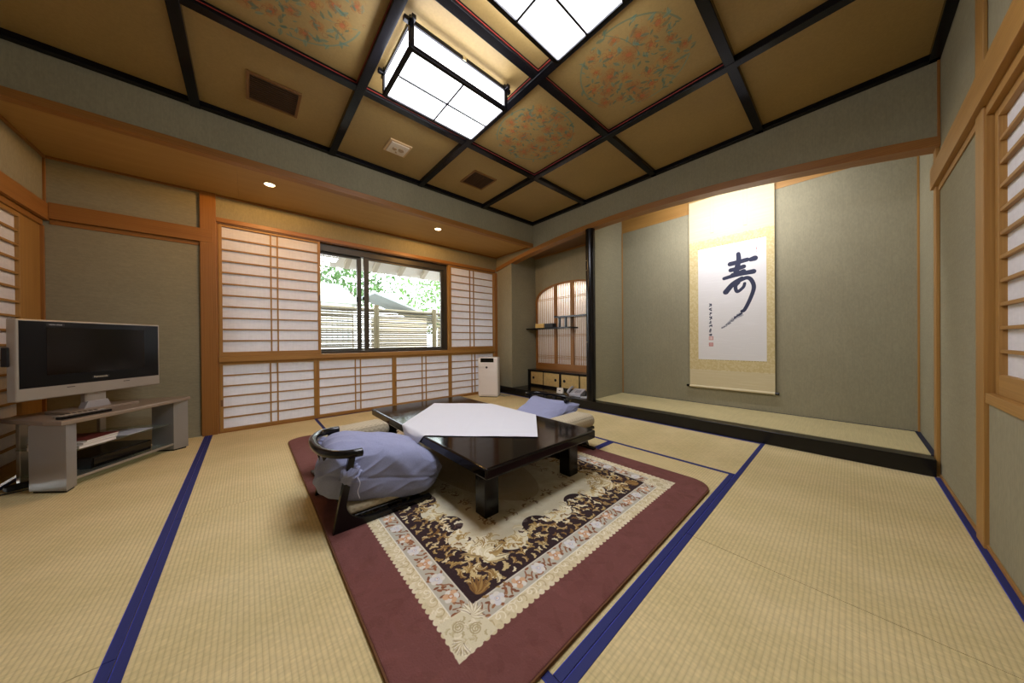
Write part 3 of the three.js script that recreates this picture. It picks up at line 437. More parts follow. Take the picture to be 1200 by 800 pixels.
      for (let k = 0; k < 18; k++) moon(m(C + 0.15 + 0.13 * R()), m(C + 0.15 + 0.13 * R()), R() * 6.3, m(0.025 + 0.014 * R()), pk(['#d8cba4', '#c2ab78', '#a88c56', '#e4dabc']), pk(['#8a6a38', '#efe6cc']));
      c.restore();
    }
    for (let k = 0; k < 5000; k++) { c.fillStyle = R() < 0.5 ? 'rgba(0,0,0,0.03)' : 'rgba(255,240,220,0.035)'; c.fillRect(R() * W, R() * H, 3 + 5 * R(), 2 + 3 * R()); }
  });
}
{
  const t = thing('rug', 'burgundy bordered patterned wool rug lying under the low table', 'rug', [0, 0.0022, 0]);
  const sh = (i, r) => { const s = new THREE.Shape(), a = RX0 + i, b = RX1 - i, c = RZ0 + i, d = RZ1 - i; s.moveTo(a + r, c); s.lineTo(b - r, c); s.absarc(b - r, c + r, r, -Math.PI / 2, 0); s.lineTo(b, d - r); s.absarc(b - r, d - r, r, 0, Math.PI / 2); s.lineTo(a + r, d); s.absarc(a + r, d - r, r, Math.PI / 2, Math.PI); s.lineTo(a, c + r); s.absarc(a + r, c + r, r, Math.PI, Math.PI * 1.5); return s; };
  const flat = (g) => { g.rotateX(Math.PI / 2); return g; }; // (x, y) -> (x, z), depth -> -y
  const g = flat(new THREE.ExtrudeGeometry(sh(0.011, 0.125), { depth: 0.008, bevelEnabled: true, bevelSize: 0.006, bevelThickness: 0.003, bevelSegments: 2, curveSegments: 16 })); g.translate(0, RH - 0.003, 0);
  const p = g.attributes.position, uv = new Float32Array(p.count * 2); for (let i = 0; i < p.count; i++) { uv[2 * i] = (p.getX(i) - RX0) / (RX1 - RX0); uv[2 * i + 1] = 1 - (p.getZ(i) - RZ0) / (RZ1 - RZ0); } g.setAttribute('uv', new THREE.BufferAttribute(uv, 2));
  mesh('pile', g, phy({ map: rugTex(), roughness: 1, sheen: 0.25, sheenRoughness: 0.6, bumpMap: tex(512, 512, (u, v) => grey(fbm(u, v, 128, 128, 3, 90)), false, [4, 6]), bumpScale: 0.0015 }), t);
  const ring = sh(0, 0.135); ring.holes.push(new THREE.Path(sh(0.0105, 0.126).getPoints(16))); const b = flat(new THREE.ExtrudeGeometry(ring, { depth: 0.0105, bevelEnabled: false, curveSegments: 16 })); b.translate(0, 0.0108, 0); mesh('edge_binding', b, std({ color: '#6a4424', roughness: 0.9 }), t);
}
const RUG = 0.0022 + RH + 0.0003;

// ---------------------------------------------------------------- low table, cloth
const TX0 = 0.855, TX1 = 1.79, TZ0 = -2.925, TZ1 = -1.158, TH = 0.33;
{
  const t = thing('low_table', 'low black lacquered table standing on the patterned rug', 'table', [(TX0 + TX1) / 2, RUG, (TZ0 + TZ1) / 2]), w = (TX1 - TX0) / 2, d = (TZ1 - TZ0) / 2, h = TH - RUG;
  mesh('tabletop', bx(-w, w, h - 0.058, h, -d, d, 0.012, 2), M.lacquerTable, t);
  mesh('apron', join([bx(-w + 0.05, w - 0.05, h - 0.085, h - 0.058, -d + 0.05, -d + 0.075), bx(-w + 0.05, w - 0.05, h - 0.085, h - 0.058, d - 0.075, d - 0.05), bx(-w + 0.05, -w + 0.075, h - 0.085, h - 0.058, -d + 0.075, d - 0.075), bx(w - 0.075, w - 0.05, h - 0.085, h - 0.058, -d + 0.075, d - 0.075)]), M.lacquer, t);
  for (const a of [-1, 1]) for (const b of [-1, 1]) mesh('leg', bx(a * (w - 0.112) - 0.046, a * (w - 0.112) + 0.046, 0, h - 0.058, b * (d - 0.147) - 0.046, b * (d - 0.147) + 0.046, 0.006), M.lacquer, t);
}
const clothMat = std({ map: tex(256, 256, (u, v) => { const k = 0.97 + 0.04 * fbm(u, v, 100, 100, 2, 95); return [cl(208 * k), cl(209 * k), cl(214 * k)]; }, true, [4, 4]), roughness: 0.9, side: THREE.DoubleSide });
{
  const N = 110, side = 0.995, cx = 1.38, cz = -2.02, P = [], U = [], I = [], r = 0.012, ca = Math.SQRT1_2;
  const wrap = (e) => { const q = r * Math.PI / 2; return e < 0 ? [e, 0] : e < q ? [r * Math.sin(e / r), -r * (1 - Math.cos(e / r))] : [r + 0.1 * (e - q), -r - 0.985 * (e - q)]; };
  for (let j = 0; j <= N; j++) for (let i = 0; i <= N; i++) {
    const a = (i / N - 0.5) * side, b = (j / N - 0.5) * side; let x = cx + (a - b) * ca, z = cz + (a + b) * ca, y = TH + 0.003;
    const n = fbm(i / N, j / N, 7, 7, 3, 111) - 0.5, fold = Math.max(0, 1 - Math.abs(a) * 70) + Math.max(0, 1 - Math.abs(b - 0.02) * 70) + Math.max(0, 1 - Math.abs(a - side / 4) * 80) * 0.6 + Math.max(0, 1 - Math.abs(a + side / 4) * 80) * 0.6;
    y += Math.max(0, 0.0045 * n + 0.0012 * fold + 0.0016);
    if (x > TX1 - r) { const [o, dy] = wrap(x - TX1 + r); x = TX1 - r + o + 0.003 + (dy < -r ? 0.008 * Math.sin(z * 18) + 0.008 : 0); y += dy; } else if (x < TX0 + r) { const e0 = TX0 + r - x, [o, dy] = wrap(e0 > 0.07 ? 0.07 + (e0 - 0.07) * 0.4 : e0); x = TX0 + r - o - 0.003 - (dy < -r ? 0.008 * Math.sin(z * 18) + 0.008 : 0); y += dy; }
    P.push(x, y, z); U.push(i / N, j / N);
  }
  for (let j = 0; j < N; j++) for (let i = 0; i < N; i++) { const k = j * (N + 1) + i; I.push(k, k + N + 1, k + 1, k + 1, k + N + 1, k + N + 2); }
  const g = new THREE.BufferGeometry(); g.setAttribute('position', new THREE.Float32BufferAttribute(P, 3)); g.setAttribute('uv', new THREE.Float32BufferAttribute(U, 2)); g.setIndex(I); g.computeVertexNormals();
  const o = mesh('table_cover_cloth', g, clothMat); o.userData = { label: 'square white cotton cloth laid cornerwise across the low table', category: 'cloth' };
}

// ---------------------------------------------------------------- low chairs, pillows, armrests
const blueCloth = std({ map: tex(256, 256, (u, v) => { const k = 0.93 + 0.1 * fbm(u, v, 120, 120, 2, 121); return [cl(146 * k), cl(151 * k), cl(182 * k)]; }, true, [3, 3]), roughness: 0.95, bumpMap: tex(256, 256, (u, v) => grey(fbm(u, v, 100, 100, 2, 122)), false, [5, 5]), bumpScale: 0.0006, side: THREE.DoubleSide });
const beige = std({ map: tex(256, 256, (u, v) => { const q = 0.5 + 0.5 * Math.sin(u * 75.4) * Math.sin(v * 75.4), k = 0.9 + 0.1 * q + 0.06 * fbm(u, v, 60, 60, 2, 131); return [cl(186 * k), cl(174 * k), cl(146 * k)]; }, true, [2.5, 2.5]), roughness: 0.95, bumpMap: tex(256, 256, (u, v) => grey(0.5 + 0.5 * Math.sin(u * 75.4) * Math.sin(v * 75.4)), false, [2.5, 2.5]), bumpScale: 0.002 });
function chair(label, pos, turn) {
  const t = thing('floor_chair', label, 'floor chair', pos, turn);
  const s = new THREE.Shape(); s.moveTo(-0.004, 0); s.lineTo(0.5, 0); s.quadraticCurveTo(0.512, 0.012, 0.5, 0.022); s.lineTo(0.2, 0.024); s.quadraticCurveTo(0.06, 0.026, 0.052, 0.12); s.lineTo(0.096, 0.358); s.lineTo(0.07, 0.358); s.quadraticCurveTo(0.03, 0.18, -0.004, 0);
  for (const d of [-1, 1]) { const g = extr(s, 0.022, 0.002); g.translate(0, 0.002, d * 0.25 - 0.011); mesh('side_frame', g, M.lacquer, t); }
  const rail = tube([[0.125, 0.372, 0.262], [0.09, 0.373, 0.26], [0.03, 0.375, 0.235], [-0.022, 0.376, 0.15], [-0.04, 0.376, 0], [-0.022, 0.376, -0.15], [0.03, 0.375, -0.235], [0.09, 0.373, -0.26], [0.125, 0.372, -0.262]], 0.021, 64, 12);
  const caps = [1, -1].map((d) => { const q = new THREE.SphereGeometry(0.021, 12, 10); q.scale(0.35, 1, 1); q.translate(0.125, 0.372, d * 0.262); return q; });
  mesh('back_rail', join([rail, ...caps]), M.lacquer, t);
  for (const z of [-0.12, 0, 0.12]) { const x = -0.032 + Math.abs(z) * 0.09, g = extr(poly([[x - 0.008, 0.36], [x + 0.012, 0.36], [0.085, 0.06], [0.062, 0.05]]), 0.036, 0.002); g.translate(0, 0, z - 0.018); mesh('back_slat', g, M.lacquer, t); }
  mesh('seat', bx(0.06, 0.47, 0.036, 0.047, -0.232, 0.232, 0.004), M.lacquer, t);
  for (const x of [0.1, 0.42]) mesh('stretcher', bx(x - 0.02, x + 0.02, 0.012, 0.0365, -0.24, 0.24), M.lacquer, t);
  const pad = mesh('seat_pad', bx(0.065, 0.475, 0.0475, 0.092, -0.228, 0.228, 0.018), beige, t); return t;
}
const nearChair = chair('black bentwood floor chair standing wholly on the rug, under the large pillow', [0.307, RUG, -1.91], 0);
chair('black bentwood floor chair backing on to the alcove and telephone', [2.37, 0.0022, -2.04], Math.PI);
function pillowGeo(L, T, W, s, pinch = 1, n = 3.2) { // L along x, T along y, W along z
  const g = mergeVertices(new THREE.BoxGeometry(2, 2, 2, 90, 40, 90).deleteAttribute('normal').deleteAttribute('uv')), p = g.attributes.position;
  for (let i = 0; i < p.count; i++) {
    const x = p.getX(i), y = p.getY(i), z = p.getZ(i), q = Math.pow(Math.abs(x) ** n + Math.abs(y) ** n + Math.abs(z) ** n, 1 / n), X = x / q, Y = y / q, Z = z / q;
    const ex = Math.abs(X), ez = Math.abs(Z), e = Math.max(ex, ez), thin = Math.max(0.1, 1 - 0.42 * pinch * ex ** 5 - 0.42 * pinch * ez ** 5), ear = 1 + 0.1 * pinch * (ex * ez) ** 3, cx = 1 - 0.1 * pinch * (1 - ez * ez), cz = 1 - 0.1 * pinch * (1 - ex * ex);
    const a = fbm(X * 0.25 + 0.5, Z * 0.25 + 0.5 + 0.1 * Y, 5, 5, 4, s) - 0.5, ridge = (f, k, o) => (1 - Math.abs(2 * fbm(X * 0.25 + Y * 0.12 * k + 0.5, Z * 0.25 - Y * 0.1 + 0.5, f, Math.round(f * 0.5), 2, s + o) - 1)) ** 3;
    const fold = (0.5 + 0.5 * e ** 2) * (0.015 * (ridge(6, 1, 3) - 0.4) + 0.008 * (ridge(13, -1, 5) - 0.4)) - 0.005 * Math.exp(-((Y / 0.045) ** 2)) * e ** 4;
    const l = Math.hypot(X, Y, Z), d = 1 + fold / 0.22;
    p.setXYZ(i, X * L / 2 * ear * d * cx, Y * T / 2 * thin * (1 + 0.2 * a) * d, Z * W / 2 * ear * d * cz);
  }
  g.computeVertexNormals(); return uvM(g, 0);
}
function bunch(x, y, z, dir, r, l, s) { // cloth gathered into a knot of folds along dir
  const g = mergeVertices(new THREE.SphereGeometry(1, 90, 46).deleteAttribute('normal').deleteAttribute('uv')), p = g.attributes.position;
  for (let i = 0; i < p.count; i++) { const X = p.getX(i), Y = p.getY(i), Z = p.getZ(i), a = Math.atan2(Z, X), c = Math.hypot(X, Z), f = 1 + c * (0.16 * Math.sin(a * 9 + s + 1.5 * Y) + 0.1 * Math.sin(a * 4 + 2 * s - 2 * Y)) + 0.25 * (fbm(a / 6.2832 + 0.5, Y * 0.4 + 0.5, 6, 4, 3, 200 + s) - 0.5), waist = 0.72 + 0.34 * Math.abs(Y + 0.25); p.setXYZ(i, X * r * f * waist, (Y * (1 - 0.25 * (Y > 0 ? Math.max(0, 0.55 - c) : 0))) * l, Z * r * f * waist); }
  g.computeVertexNormals(); uvM(g, 1); g.applyQuaternion(new THREE.Quaternion().setFromUnitVectors(new THREE.Vector3(0, 1, 0), new THREE.Vector3(...dir).normalize())); g.translate(x, y, z); return g;
}
{
  const t = thing('pillow', 'large stuffed blue pillow with gathered ends on the chair beside the television', 'pillow', [0.605, 0.206, -1.91]);
  const g = pillowGeo(0.68, 0.31, 0.51, 140, 0.3, 4.0); { const q = g.attributes.position; for (let i = 0; i < q.count; i++) { const u = Math.max(0, q.getX(i) / 0.34); q.setY(i, q.getY(i) * (1 - 0.4 * u * u)); } g.computeVertexNormals(); } g.rotateZ(-0.26); g.rotateY(-0.1); mesh('stuffed_body', g, blueCloth, t);
  mesh('gathered_end', bunch(-0.215, 0.075, 0.235, [-0.55, -0.15, 0.75], 0.05, 0.06, 1), blueCloth, t); mesh('gathered_end', bunch(-0.25, 0.12, -0.2, [-0.8, 0.2, -0.4], 0.042, 0.055, 4), blueCloth, t);
  mesh('tie_string', tube([[-0.2, 0.07, 0.285], [-0.19, 0.04, 0.292], [-0.2, 0.0, 0.288], [-0.19, -0.04, 0.282]], 0.0022, 16, 6), std({ color: '#c9cbe0', roughness: 0.9 }), t);
  const r = thing('pillow', 'blue pillow propped on the chair that backs on to the alcove', 'pillow', [2.12, 0.225, -2.0]);
  const h = pillowGeo(0.54, 0.17, 0.6, 171, 1.5, 7); h.rotateZ(0.4); mesh('stuffed_body', h, blueCloth, r); mesh('piping', tube([[0.245, 0.105, -0.26], [0.215, 0.095, -0.1], [0.21, 0.092, 0.05], [0.245, 0.105, 0.26]], 0.004, 30, 6), blueCloth, r);
}
function armrest(label, pos, turn, y0, k = 1) {
  const t = thing('padded_armrest', label, 'armrest', [pos[0], y0, pos[1]], turn); t.scale.set(k, 1, 1);
  const g = bx(-0.25, 0.25, 0.195, 0.3, -0.105, 0.105, 0.05); const p = g.attributes.position; for (let i = 0; i < p.count; i++) if (p.getY(i) > 0.25) p.setY(i, p.getY(i) + 0.012 * (1 - (p.getX(i) / 0.25) ** 2)); g.computeVertexNormals(); mesh('cushion', g, beige, t);
  mesh('board', bx(-0.235, 0.235, 0.178, 0.2, -0.095, 0.095, 0.006), M.lacquer, t);
  for (const s of [-1, 1]) { const k = extr(poly([[s * 0.222, 0.18], [s * 0.185, 0.18], [s * 0.17, 0.12], [s * 0.178, 0.06], [s * 0.21, 0.018], [s * 0.245, 0.018], [s * 0.208, 0.07], [s * 0.2, 0.12]]), 0.07, 0.002); k.translate(0, 0, -0.035); mesh('leg', k, M.lacquer, t); mesh('foot', bx(s * 0.225 - 0.022, s * 0.225 + 0.022, 0.0005, 0.02, -0.1, 0.1, 0.004), M.lacquer, t); }
}
armrest('beige padded armrest on black legs by the corner of the table facing the scroll', [2.012, -1.53], 0.0, RUG, 0.82); armrest('beige padded armrest between the blue pillow and the low paper screens', [0.585, -2.47], 0.1, RUG);

// ---------------------------------------------------------------- television and its stand
{
  const th = 0.983, C = [-0.642, -3.657], t = thing('tv_stand', 'silver corner television stand with glass shelves', 'tv stand', [C[0], 0.0005, C[1]], th);
  const top = new THREE.Shape(); top.moveTo(-0.43, 0); top.quadraticCurveTo(0, -0.035, 0.43, 0); top.lineTo(0.42, 0.1); top.lineTo(0.29, 0.5); top.lineTo(-0.29, 0.5); top.lineTo(-0.42, 0.1); top.closePath();
  const flat = (s, d, b, y) => { const g = new THREE.ExtrudeGeometry(s, { depth: d - 2 * b, bevelEnabled: b > 0, bevelSize: b, bevelThickness: b, bevelSegments: 3, curveSegments: 24 }); g.rotateX(-Math.PI / 2); g.translate(0, y + b, 0); return g; }; // shape y -> -z
  mesh('top_board', uvM(flat(top, 0.03, 0.007, 0.432), 0), M.standTop, t);
  for (const s of [-1, 1]) { const g = flat(poly([[s * 0.412, 0.0], [s * 0.33, 0.038], [s * 0.33, 0.2], [s * 0.388, 0.22]]), 0.42, 0.003, 0.012); mesh('side_column', g, M.stand, t); mesh('column_foot', flat(poly([[s * 0.405, 0.006], [s * 0.335, 0.042], [s * 0.335, 0.195], [s * 0.383, 0.21]]), 0.012, 0, 0), M.black, t); }
  mesh('glass_shelf', flat(poly([[-0.33, 0.06], [0.33, 0.06], [0.26, 0.45], [-0.26, 0.45]]), 0.008, 0.001, 0.235), M.tintGlass, t);
  const ls = mesh('lower_shelf', flat(poly([[-0.33, 0.05], [0.33, 0.05], [0.26, 0.45], [-0.26, 0.45]]), 0.008, 0.001, 0.055), M.tintGlass, t); mesh('shelf_front_bar', bx(-0.331, 0.331, 0.05, 0.068, -0.05, -0.038, 0.003), M.silver, ls);
  for (const x of [-0.22, 0.22]) mesh('rear_post', bx(x - 0.022, x + 0.022, 0.0, 0.433, -0.475, -0.452, 0.004), M.silver, t);
  const W = (lx, y, lz) => { const v = new THREE.Vector3(lx, y, lz).applyAxisAngle(new THREE.Vector3(0, 1, 0), th); return [C[0] + v.x, y, C[1] + v.z]; };
  const rec = thing('video_recorder', 'black video recorder box on the lower shelf of the stand', 'recorder', W(0.02, 0.0645, -0.25), th);
  mesh('case', bx(-0.2, 0.2, 0, 0.078, -0.14, 0.14, 0.004), M.black, rec); mesh('front_panel', bx(-0.19, 0.19, 0.008, 0.07, 0.1405, 0.144, 0.001), M.screen, rec);
  const mags = [['white magazine at the bottom of the pile on the glass shelf', '#d9d2cb', 0, 0.02], ['white edged booklet in the middle of the pile on the glass shelf', '#e4dcd2', 0.021, 0.016], ['dark red covered booklet on top of the pile on the glass shelf', '#6d2a22', 0.038, 0.012]];
  mags.forEach(([lb, col, y, h], k) => { const b = thing('booklet', lb, 'booklet', W(-0.2 + 0.006 * k, 0.2445 + y, -0.19), th + 0.06 * k); mesh('pages', bx(-0.105, 0.105, 0.001, h - 0.0015, -0.145, 0.145), std({ color: '#e6e0d8', roughness: 0.8 }), b); mesh('cover', bx(-0.108, 0.108, h - 0.0013, h, -0.148, 0.148), std({ color: col, roughness: 0.5 }), b); });
  const pap = thing('paper_sheets', 'loose pale paper sheets on the glass shelf beside the booklets', 'paper', W(0.07, 0.2445, -0.2), th + 0.1); mesh('sheet', bx(-0.1, 0.1, 0, 0.003, -0.14, 0.14), std({ color: '#b9bcc4', roughness: 0.6 }), pap); mesh('sheet', bx(-0.095, 0.105, 0.0032, 0.006, -0.13, 0.145), std({ color: '#c8cad0', roughness: 0.6 }), pap);
  const rem = thing('remote_control', 'black television remote control lying on the stand top', 'remote control', W(-0.27, 0.4625, -0.045), th - 0.1); mesh('body', bx(-0.125, 0.125, 0, 0.018, -0.022, 0.022, 0.006), M.black, rem); for (let k = 0; k < 8; k++) mesh('button', bx(-0.1 + k * 0.026, -0.088 + k * 0.026, 0.018, 0.0205, -0.008, 0.008, 0.001), std({ color: '#8d8d92', roughness: 0.6 }), rem);
  const rem2 = thing('remote_control', 'silver remote control lying behind the black one', 'remote control', W(-0.23, 0.4625, -0.115), th - 0.16); mesh('body', bx(-0.115, 0.115, 0, 0.016, -0.023, 0.023, 0.006), M.silver, rem2); for (let k = 0; k < 7; k++) mesh('button', bx(-0.09 + k * 0.026, -0.078 + k * 0.026, 0.016, 0.0185, -0.01, 0.01, 0.001), M.blackMatt, rem2);
  const ad = thing('power_adapter', 'black power adapter with cord on the mat behind the stand', 'adapter', [-1.13, 0.001, -3.62], 0.5); mesh('case', bx(-0.05, 0.05, 0, 0.032, -0.03, 0.03, 0.006), M.blackMatt, ad); mesh('cord', tube([[0.05, 0.012, 0], [0.09, 0.006, 0.02], [0.07, 0.006, 0.07], [0.0, 0.006, 0.09], [-0.08, 0.006, 0.06]], 0.004, 40, 6), M.blackMatt, ad);
  // television
  const tv = thing('television', 'silver framed flat television with a dark screen on the corner stand', 'television', [-0.823, 0.4625, -3.72], 0.925), y0 = 0.128, H = 0.52, w = 0.4035;
  mesh('housing', bx(-w, w, y0, y0 + H, -0.055, 0, 0.008), M.silver, tv); mesh('rear_shell', bx(-w * 0.8, w * 0.8, y0 + 0.06, y0 + H - 0.07, -0.1, -0.05, 0.02), M.blackMatt, tv); mesh('side_speaker_grip', bx(-w - 0.008, -w + 0.01, y0 + 0.22, y0 + 0.34, -0.075, -0.035, 0.006), M.blackMatt, tv);
  const bez = mesh('bezel', bx(-w + 0.013, w - 0.012, y0 + 0.08, y0 + H - 0.012, -0.004, 0.002, 0.001), M.black, tv);
  mesh('screen', bx(-0.275, 0.285, y0 + 0.155, y0 + 0.47, 0.0021, 0.003), M.screen, bez);
  const badge = (text, font, col, W_, H_, x, y, z, weight) => { const g = new THREE.PlaneGeometry(W_, H_); g.translate(x, y, z); const m = std({ map: canvasTex(512, 96, (c, a, b) => { c.fillStyle = '#0b0b0c'; c.fillRect(0, 0, a, b); c.fillStyle = col; c.font = weight + ' ' + font; c.textBaseline = 'middle'; c.textAlign = 'center'; c.fillText(text, a / 2, b / 2); }), roughness: 0.4 }); return mesh('badge', g, m, bez); };
  badge('Panasonic', '84px sans-serif', '#cfc6ae', 0.1, 0.019, 0.0, y0 + 0.117, 0.0026, 'bold'); badge('VIERA HDMI', '64px sans-serif', '#a8a6a2', 0.085, 0.016, -0.232, y0 + 0.489, 0.0026, 'bold');
  for (const x of [-0.16, 0.16]) mesh('button_strip', bx(x - 0.02, x + 0.02, y0 + 0.06, y0 + 0.064, 0.0, 0.001), M.blackMatt, tv);
  mesh('neck', bx(-0.06, 0.06, 0.016, y0 + 0.02, -0.07, -0.03, 0.01), M.silver, tv);
  const bs = extr(poly([[-0.2, -0.1], [0.2, -0.1], [0.16, 0.1], [-0.16, 0.1]]), 0.014, 0.003); bs.rotateX(-Math.PI / 2); bs.translate(0, 0.003, -0.06); mesh('foot_plate', bs, M.standTop, tv);
  const nk = extr(poly([[-0.075, 0], [0.075, 0], [0.055, 0.045], [-0.055, 0.045]]), 0.04, 0.003); nk.translate(0, 0.02, -0.06); mesh('neck_cover', nk, std({ color: '#b4b4b8', roughness: 0.3, metalness: 0.5 }), tv);
}

// ---------------------------------------------------------------- air purifier
{
  const t = thing('air_purifier', 'white upright air purifier by the alcove wing wall', 'air purifier', [3.1, 0.0005, -4.09], Math.atan2(-0.76, 0.65)), w = 0.17;
  mesh('body', bx(-w, w, 0.008, 0.668, -0.1, 0.11, 0.022), M.white, t); mesh('foot', bx(-w + 0.02, w - 0.02, 0, 0.01, -0.085, 0.095), M.blackMatt, t);
  mesh('control_panel', bx(-0.125, 0.1, 0.585, 0.655, 0.1085, 0.112, 0.001), M.screen, t);
  mesh('front_cover', bx(-w + 0.012, w - 0.012, 0.03, 0.575, 0.109, 0.114, 0.002), M.white, t);
  const em = new THREE.CylinderGeometry(0.018, 0.018, 0.003, 24); em.rotateX(Math.PI / 2); em.translate(-0.02, 0.5, 0.115); mesh('round_emblem', em, std({ color: '#24262b', roughness: 0.4 }), t);
  mesh('air_outlet', join([0, 1, 2, 3].map((k) => bx(-0.13, 0.13, 0.667, 0.6695, -0.07 + k * 0.04, -0.05 + k * 0.04))), std({ color: '#a9a7a6', roughness: 0.6 }), t);
  mesh('lower_slot', bx(-0.12, 0.12, 0.034, 0.038, 0.1135, 0.1146), std({ color: '#a9a7a6', roughness: 0.6 }), t);
  mesh('power_cord', tube([[0.16, 0.03, -0.06], [0.21, 0.006, -0.03], [0.26, 0.005, 0.02], [0.3, 0.005, -0.04], [0.36, 0.005, -0.03]], 0.0035, 30, 6), std({ color: '#7d8590', roughness: 0.6 }), t);
}

// ---------------------------------------------------------------- hanging scroll
{
  const Z0 = -1.392, Z1 = -0.541, Y0 = 0.345, Y1 = 2.735, t = thing('hanging_scroll', 'hanging scroll with one bold brushed character in the lit alcove', 'scroll', [XTB - 0.03, 0, (Z0 + Z1) / 2]), w = Z1 - Z0;
  const map = canvasTex(730, 2048, (c, W, H) => {
    let s = 99; const R = () => { s = (s * 1664525 + 1013904223) >>> 0; return s / 4294967296; };
    const X = (z) => (z - Z0) / w * W, Y = (y) => (Y1 - y) / (Y1 - Y0) * H;
    c.fillStyle = '#ccbf98'; c.fillRect(0, 0, W, H);
    for (let k = 0; k < 900; k++) { c.fillStyle = R() < 0.5 ? 'rgba(236,226,194,0.25)' : 'rgba(190,172,122,0.16)'; c.fillRect(R() * W - 60, R() * H, 80 + 160 * R(), 1 + 2 * R()); }
    const a = Y(2.2), b = Y(0.56); c.fillStyle = '#c9b886'; c.fillRect(0, a, W, b - a);
    for (let y = a; y < b; y += 13) for (let x = (Math.round((y - a) / 13) % 2) * 8; x < W; x += 16) { c.strokeStyle = R() < 0.5 ? 'rgba(226,216,178,0.7)' : 'rgba(176,150,86,0.6)'; c.lineWidth = 2; c.beginPath(); c.arc(x, y, 5.5, R() * 6, R() * 6 + 4.4); c.stroke(); }
    const px = X(-1.29), pw = X(-0.611) - px, py = Y(2.095), ph = Y(0.69) - py;
    for (let x = px; x < px + pw; x += 22) { c.fillStyle = '#8c7a3c'; c.fillRect(x + 4, py + ph + 3, 10, 4); c.fillRect(x + 4, py - 8, 10, 4); }
    c.fillStyle = '#d9d7d4'; c.fillRect(px, py, pw, ph);
    for (let k = 0; k < 500; k++) { c.fillStyle = R() < 0.5 ? 'rgba(255,255,255,0.2)' : 'rgba(205,200,190,0.13)'; c.fillRect(px + R() * (pw - 120), py + R() * (ph - 3), 40 + 80 * R(), 1 + 2 * R()); }
    for (const z of [-1.135, -0.8]) { c.fillStyle = 'rgba(196,182,136,0.55)'; c.fillRect(X(z) - 17, 0, 34, Y(2.27)); c.fillStyle = '#d0c398'; c.fillRect(X(z) - 14, 0, 28, Y(2.275)); c.fillStyle = 'rgba(120,100,60,0.8)'; c.fillRect(X(z) - 14, Y(2.28), 28, 3); }
    const ink = '#2b2f45', stroke = (pts, w0, w1, dry) => { const P = []; for (let i = 0; i < pts.length - 1; i++) for (let k = 0; k < 40; k++) { const q = k / 40, p0 = pts[Math.max(0, i - 1)], p1 = pts[i], p2 = pts[i + 1], p3 = pts[Math.min(pts.length - 1, i + 2)], f = (j) => 0.5 * (2 * p1[j] + (p2[j] - p0[j]) * q + (2 * p0[j] - 5 * p1[j] + 4 * p2[j] - p3[j]) * q * q + (3 * p1[j] - p0[j] - 3 * p2[j] + p3[j]) * q ** 3); P.push([px + f(0) * pw, py + f(1) * ph]); } P.push([px + pts.at(-1)[0] * pw, py + pts.at(-1)[1] * ph]); P.forEach(([x, y], i) => { const q = i / (P.length - 1), r = (w0 + (w1 - w0) * q) * pw * (w0 > 0.015 ? 0.72 : 0.55); if (dry) { for (let k = 0; k < 7; k++) if (R() > 0.25 + 0.45 * q) { c.fillStyle = ink; c.fillRect(x + (R() - 0.5) * r * 2, y + (R() - 0.5) * r * 2, 3 + 4 * R(), 2); } } else { c.fillStyle = ink; c.beginPath(); c.arc(x, y, r, 0, 6.3); c.fill(); } }); };
    stroke([[0.622, 0.098], [0.627, 0.153], [0.592, 0.248]], 0.042, 0.058); stroke([[0.507, 0.175], [0.616, 0.169], [0.744, 0.16]], 0.055, 0.05); stroke([[0.798, 0.163], [0.847, 0.159]], 0.05, 0.062);
    stroke([[0.515, 0.228], [0.608, 0.223], [0.695, 0.213]], 0.05, 0.05); stroke([[0.539, 0.27], [0.616, 0.262], [0.698, 0.25]], 0.045, 0.045); stroke([[0.415, 0.292], [0.616, 0.273], [0.829, 0.265]], 0.04, 0.056);
    stroke([[0.672, 0.311], [0.545, 0.349], [0.439, 0.411]], 0.05, 0.062); stroke([[0.614, 0.331], [0.738, 0.31], [0.803, 0.335], [0.835, 0.396], [0.791, 0.479], [0.714, 0.568], [0.673, 0.586]], 0.045, 0.036); stroke([[0.622, 0.341], [0.58, 0.372], [0.607, 0.417], [0.689, 0.386], [0.711, 0.354]], 0.042, 0.03);
    stroke([[0.657, 0.606], [0.554, 0.643], [0.459, 0.689], [0.376, 0.72]], 0.045, 0.02, true); stroke([[0.66, 0.604], [0.56, 0.638]], 0.022, 0.01);
    let y = 0.5; while (y < 0.77) { const q = 0.02 + 0.012 * R(); for (let k = 0; k < 3; k++) { const p = [[0.175 + 0.05 * R(), y + q * R()], [0.18 + 0.04 * R(), y + q * R()], [0.175 + 0.05 * R(), y + q * R() + 0.006]]; stroke(p, 0.013, 0.007); } y += q + 0.012; }
    for (const [vy, solid] of [[0.809, 0], [0.865, 1]]) { const x = px + 0.207 * pw, Yc = py + vy * ph, q = 0.034 * pw; c.fillStyle = 'rgba(178,104,96,0.95)'; c.fillRect(x - q, Yc - q, 2 * q, 2 * q); c.fillStyle = '#e6dcd6'; for (let k = 0; k < 3; k++) { if (solid) c.fillRect(x - q * 0.75, Yc - q * 0.7 + k * q * 0.5, q * 1.5, q * 0.16); else c.fillRect(x - q * 0.7 + k * q * 0.5, Yc - q * 0.75, q * 0.32, q * 1.5); } }
    c.fillStyle = 'rgba(190,96,90,0.8)'; c.fillRect(px + 0.868 * pw, py + 0.07 * ph, 6, 26); c.fillRect(px + 0.872 * pw, py + 0.098 * ph, 5, 14);
  });
  const g = new THREE.BoxGeometry(w, Y1 - Y0, 0.002); g.rotateY(-Math.PI / 2); g.translate(0, (Y0 + Y1) / 2, 0);
  const side = std({ color: '#b9a56c', roughness: 0.9 }), pm = std({ map, roughness: 0.85 });
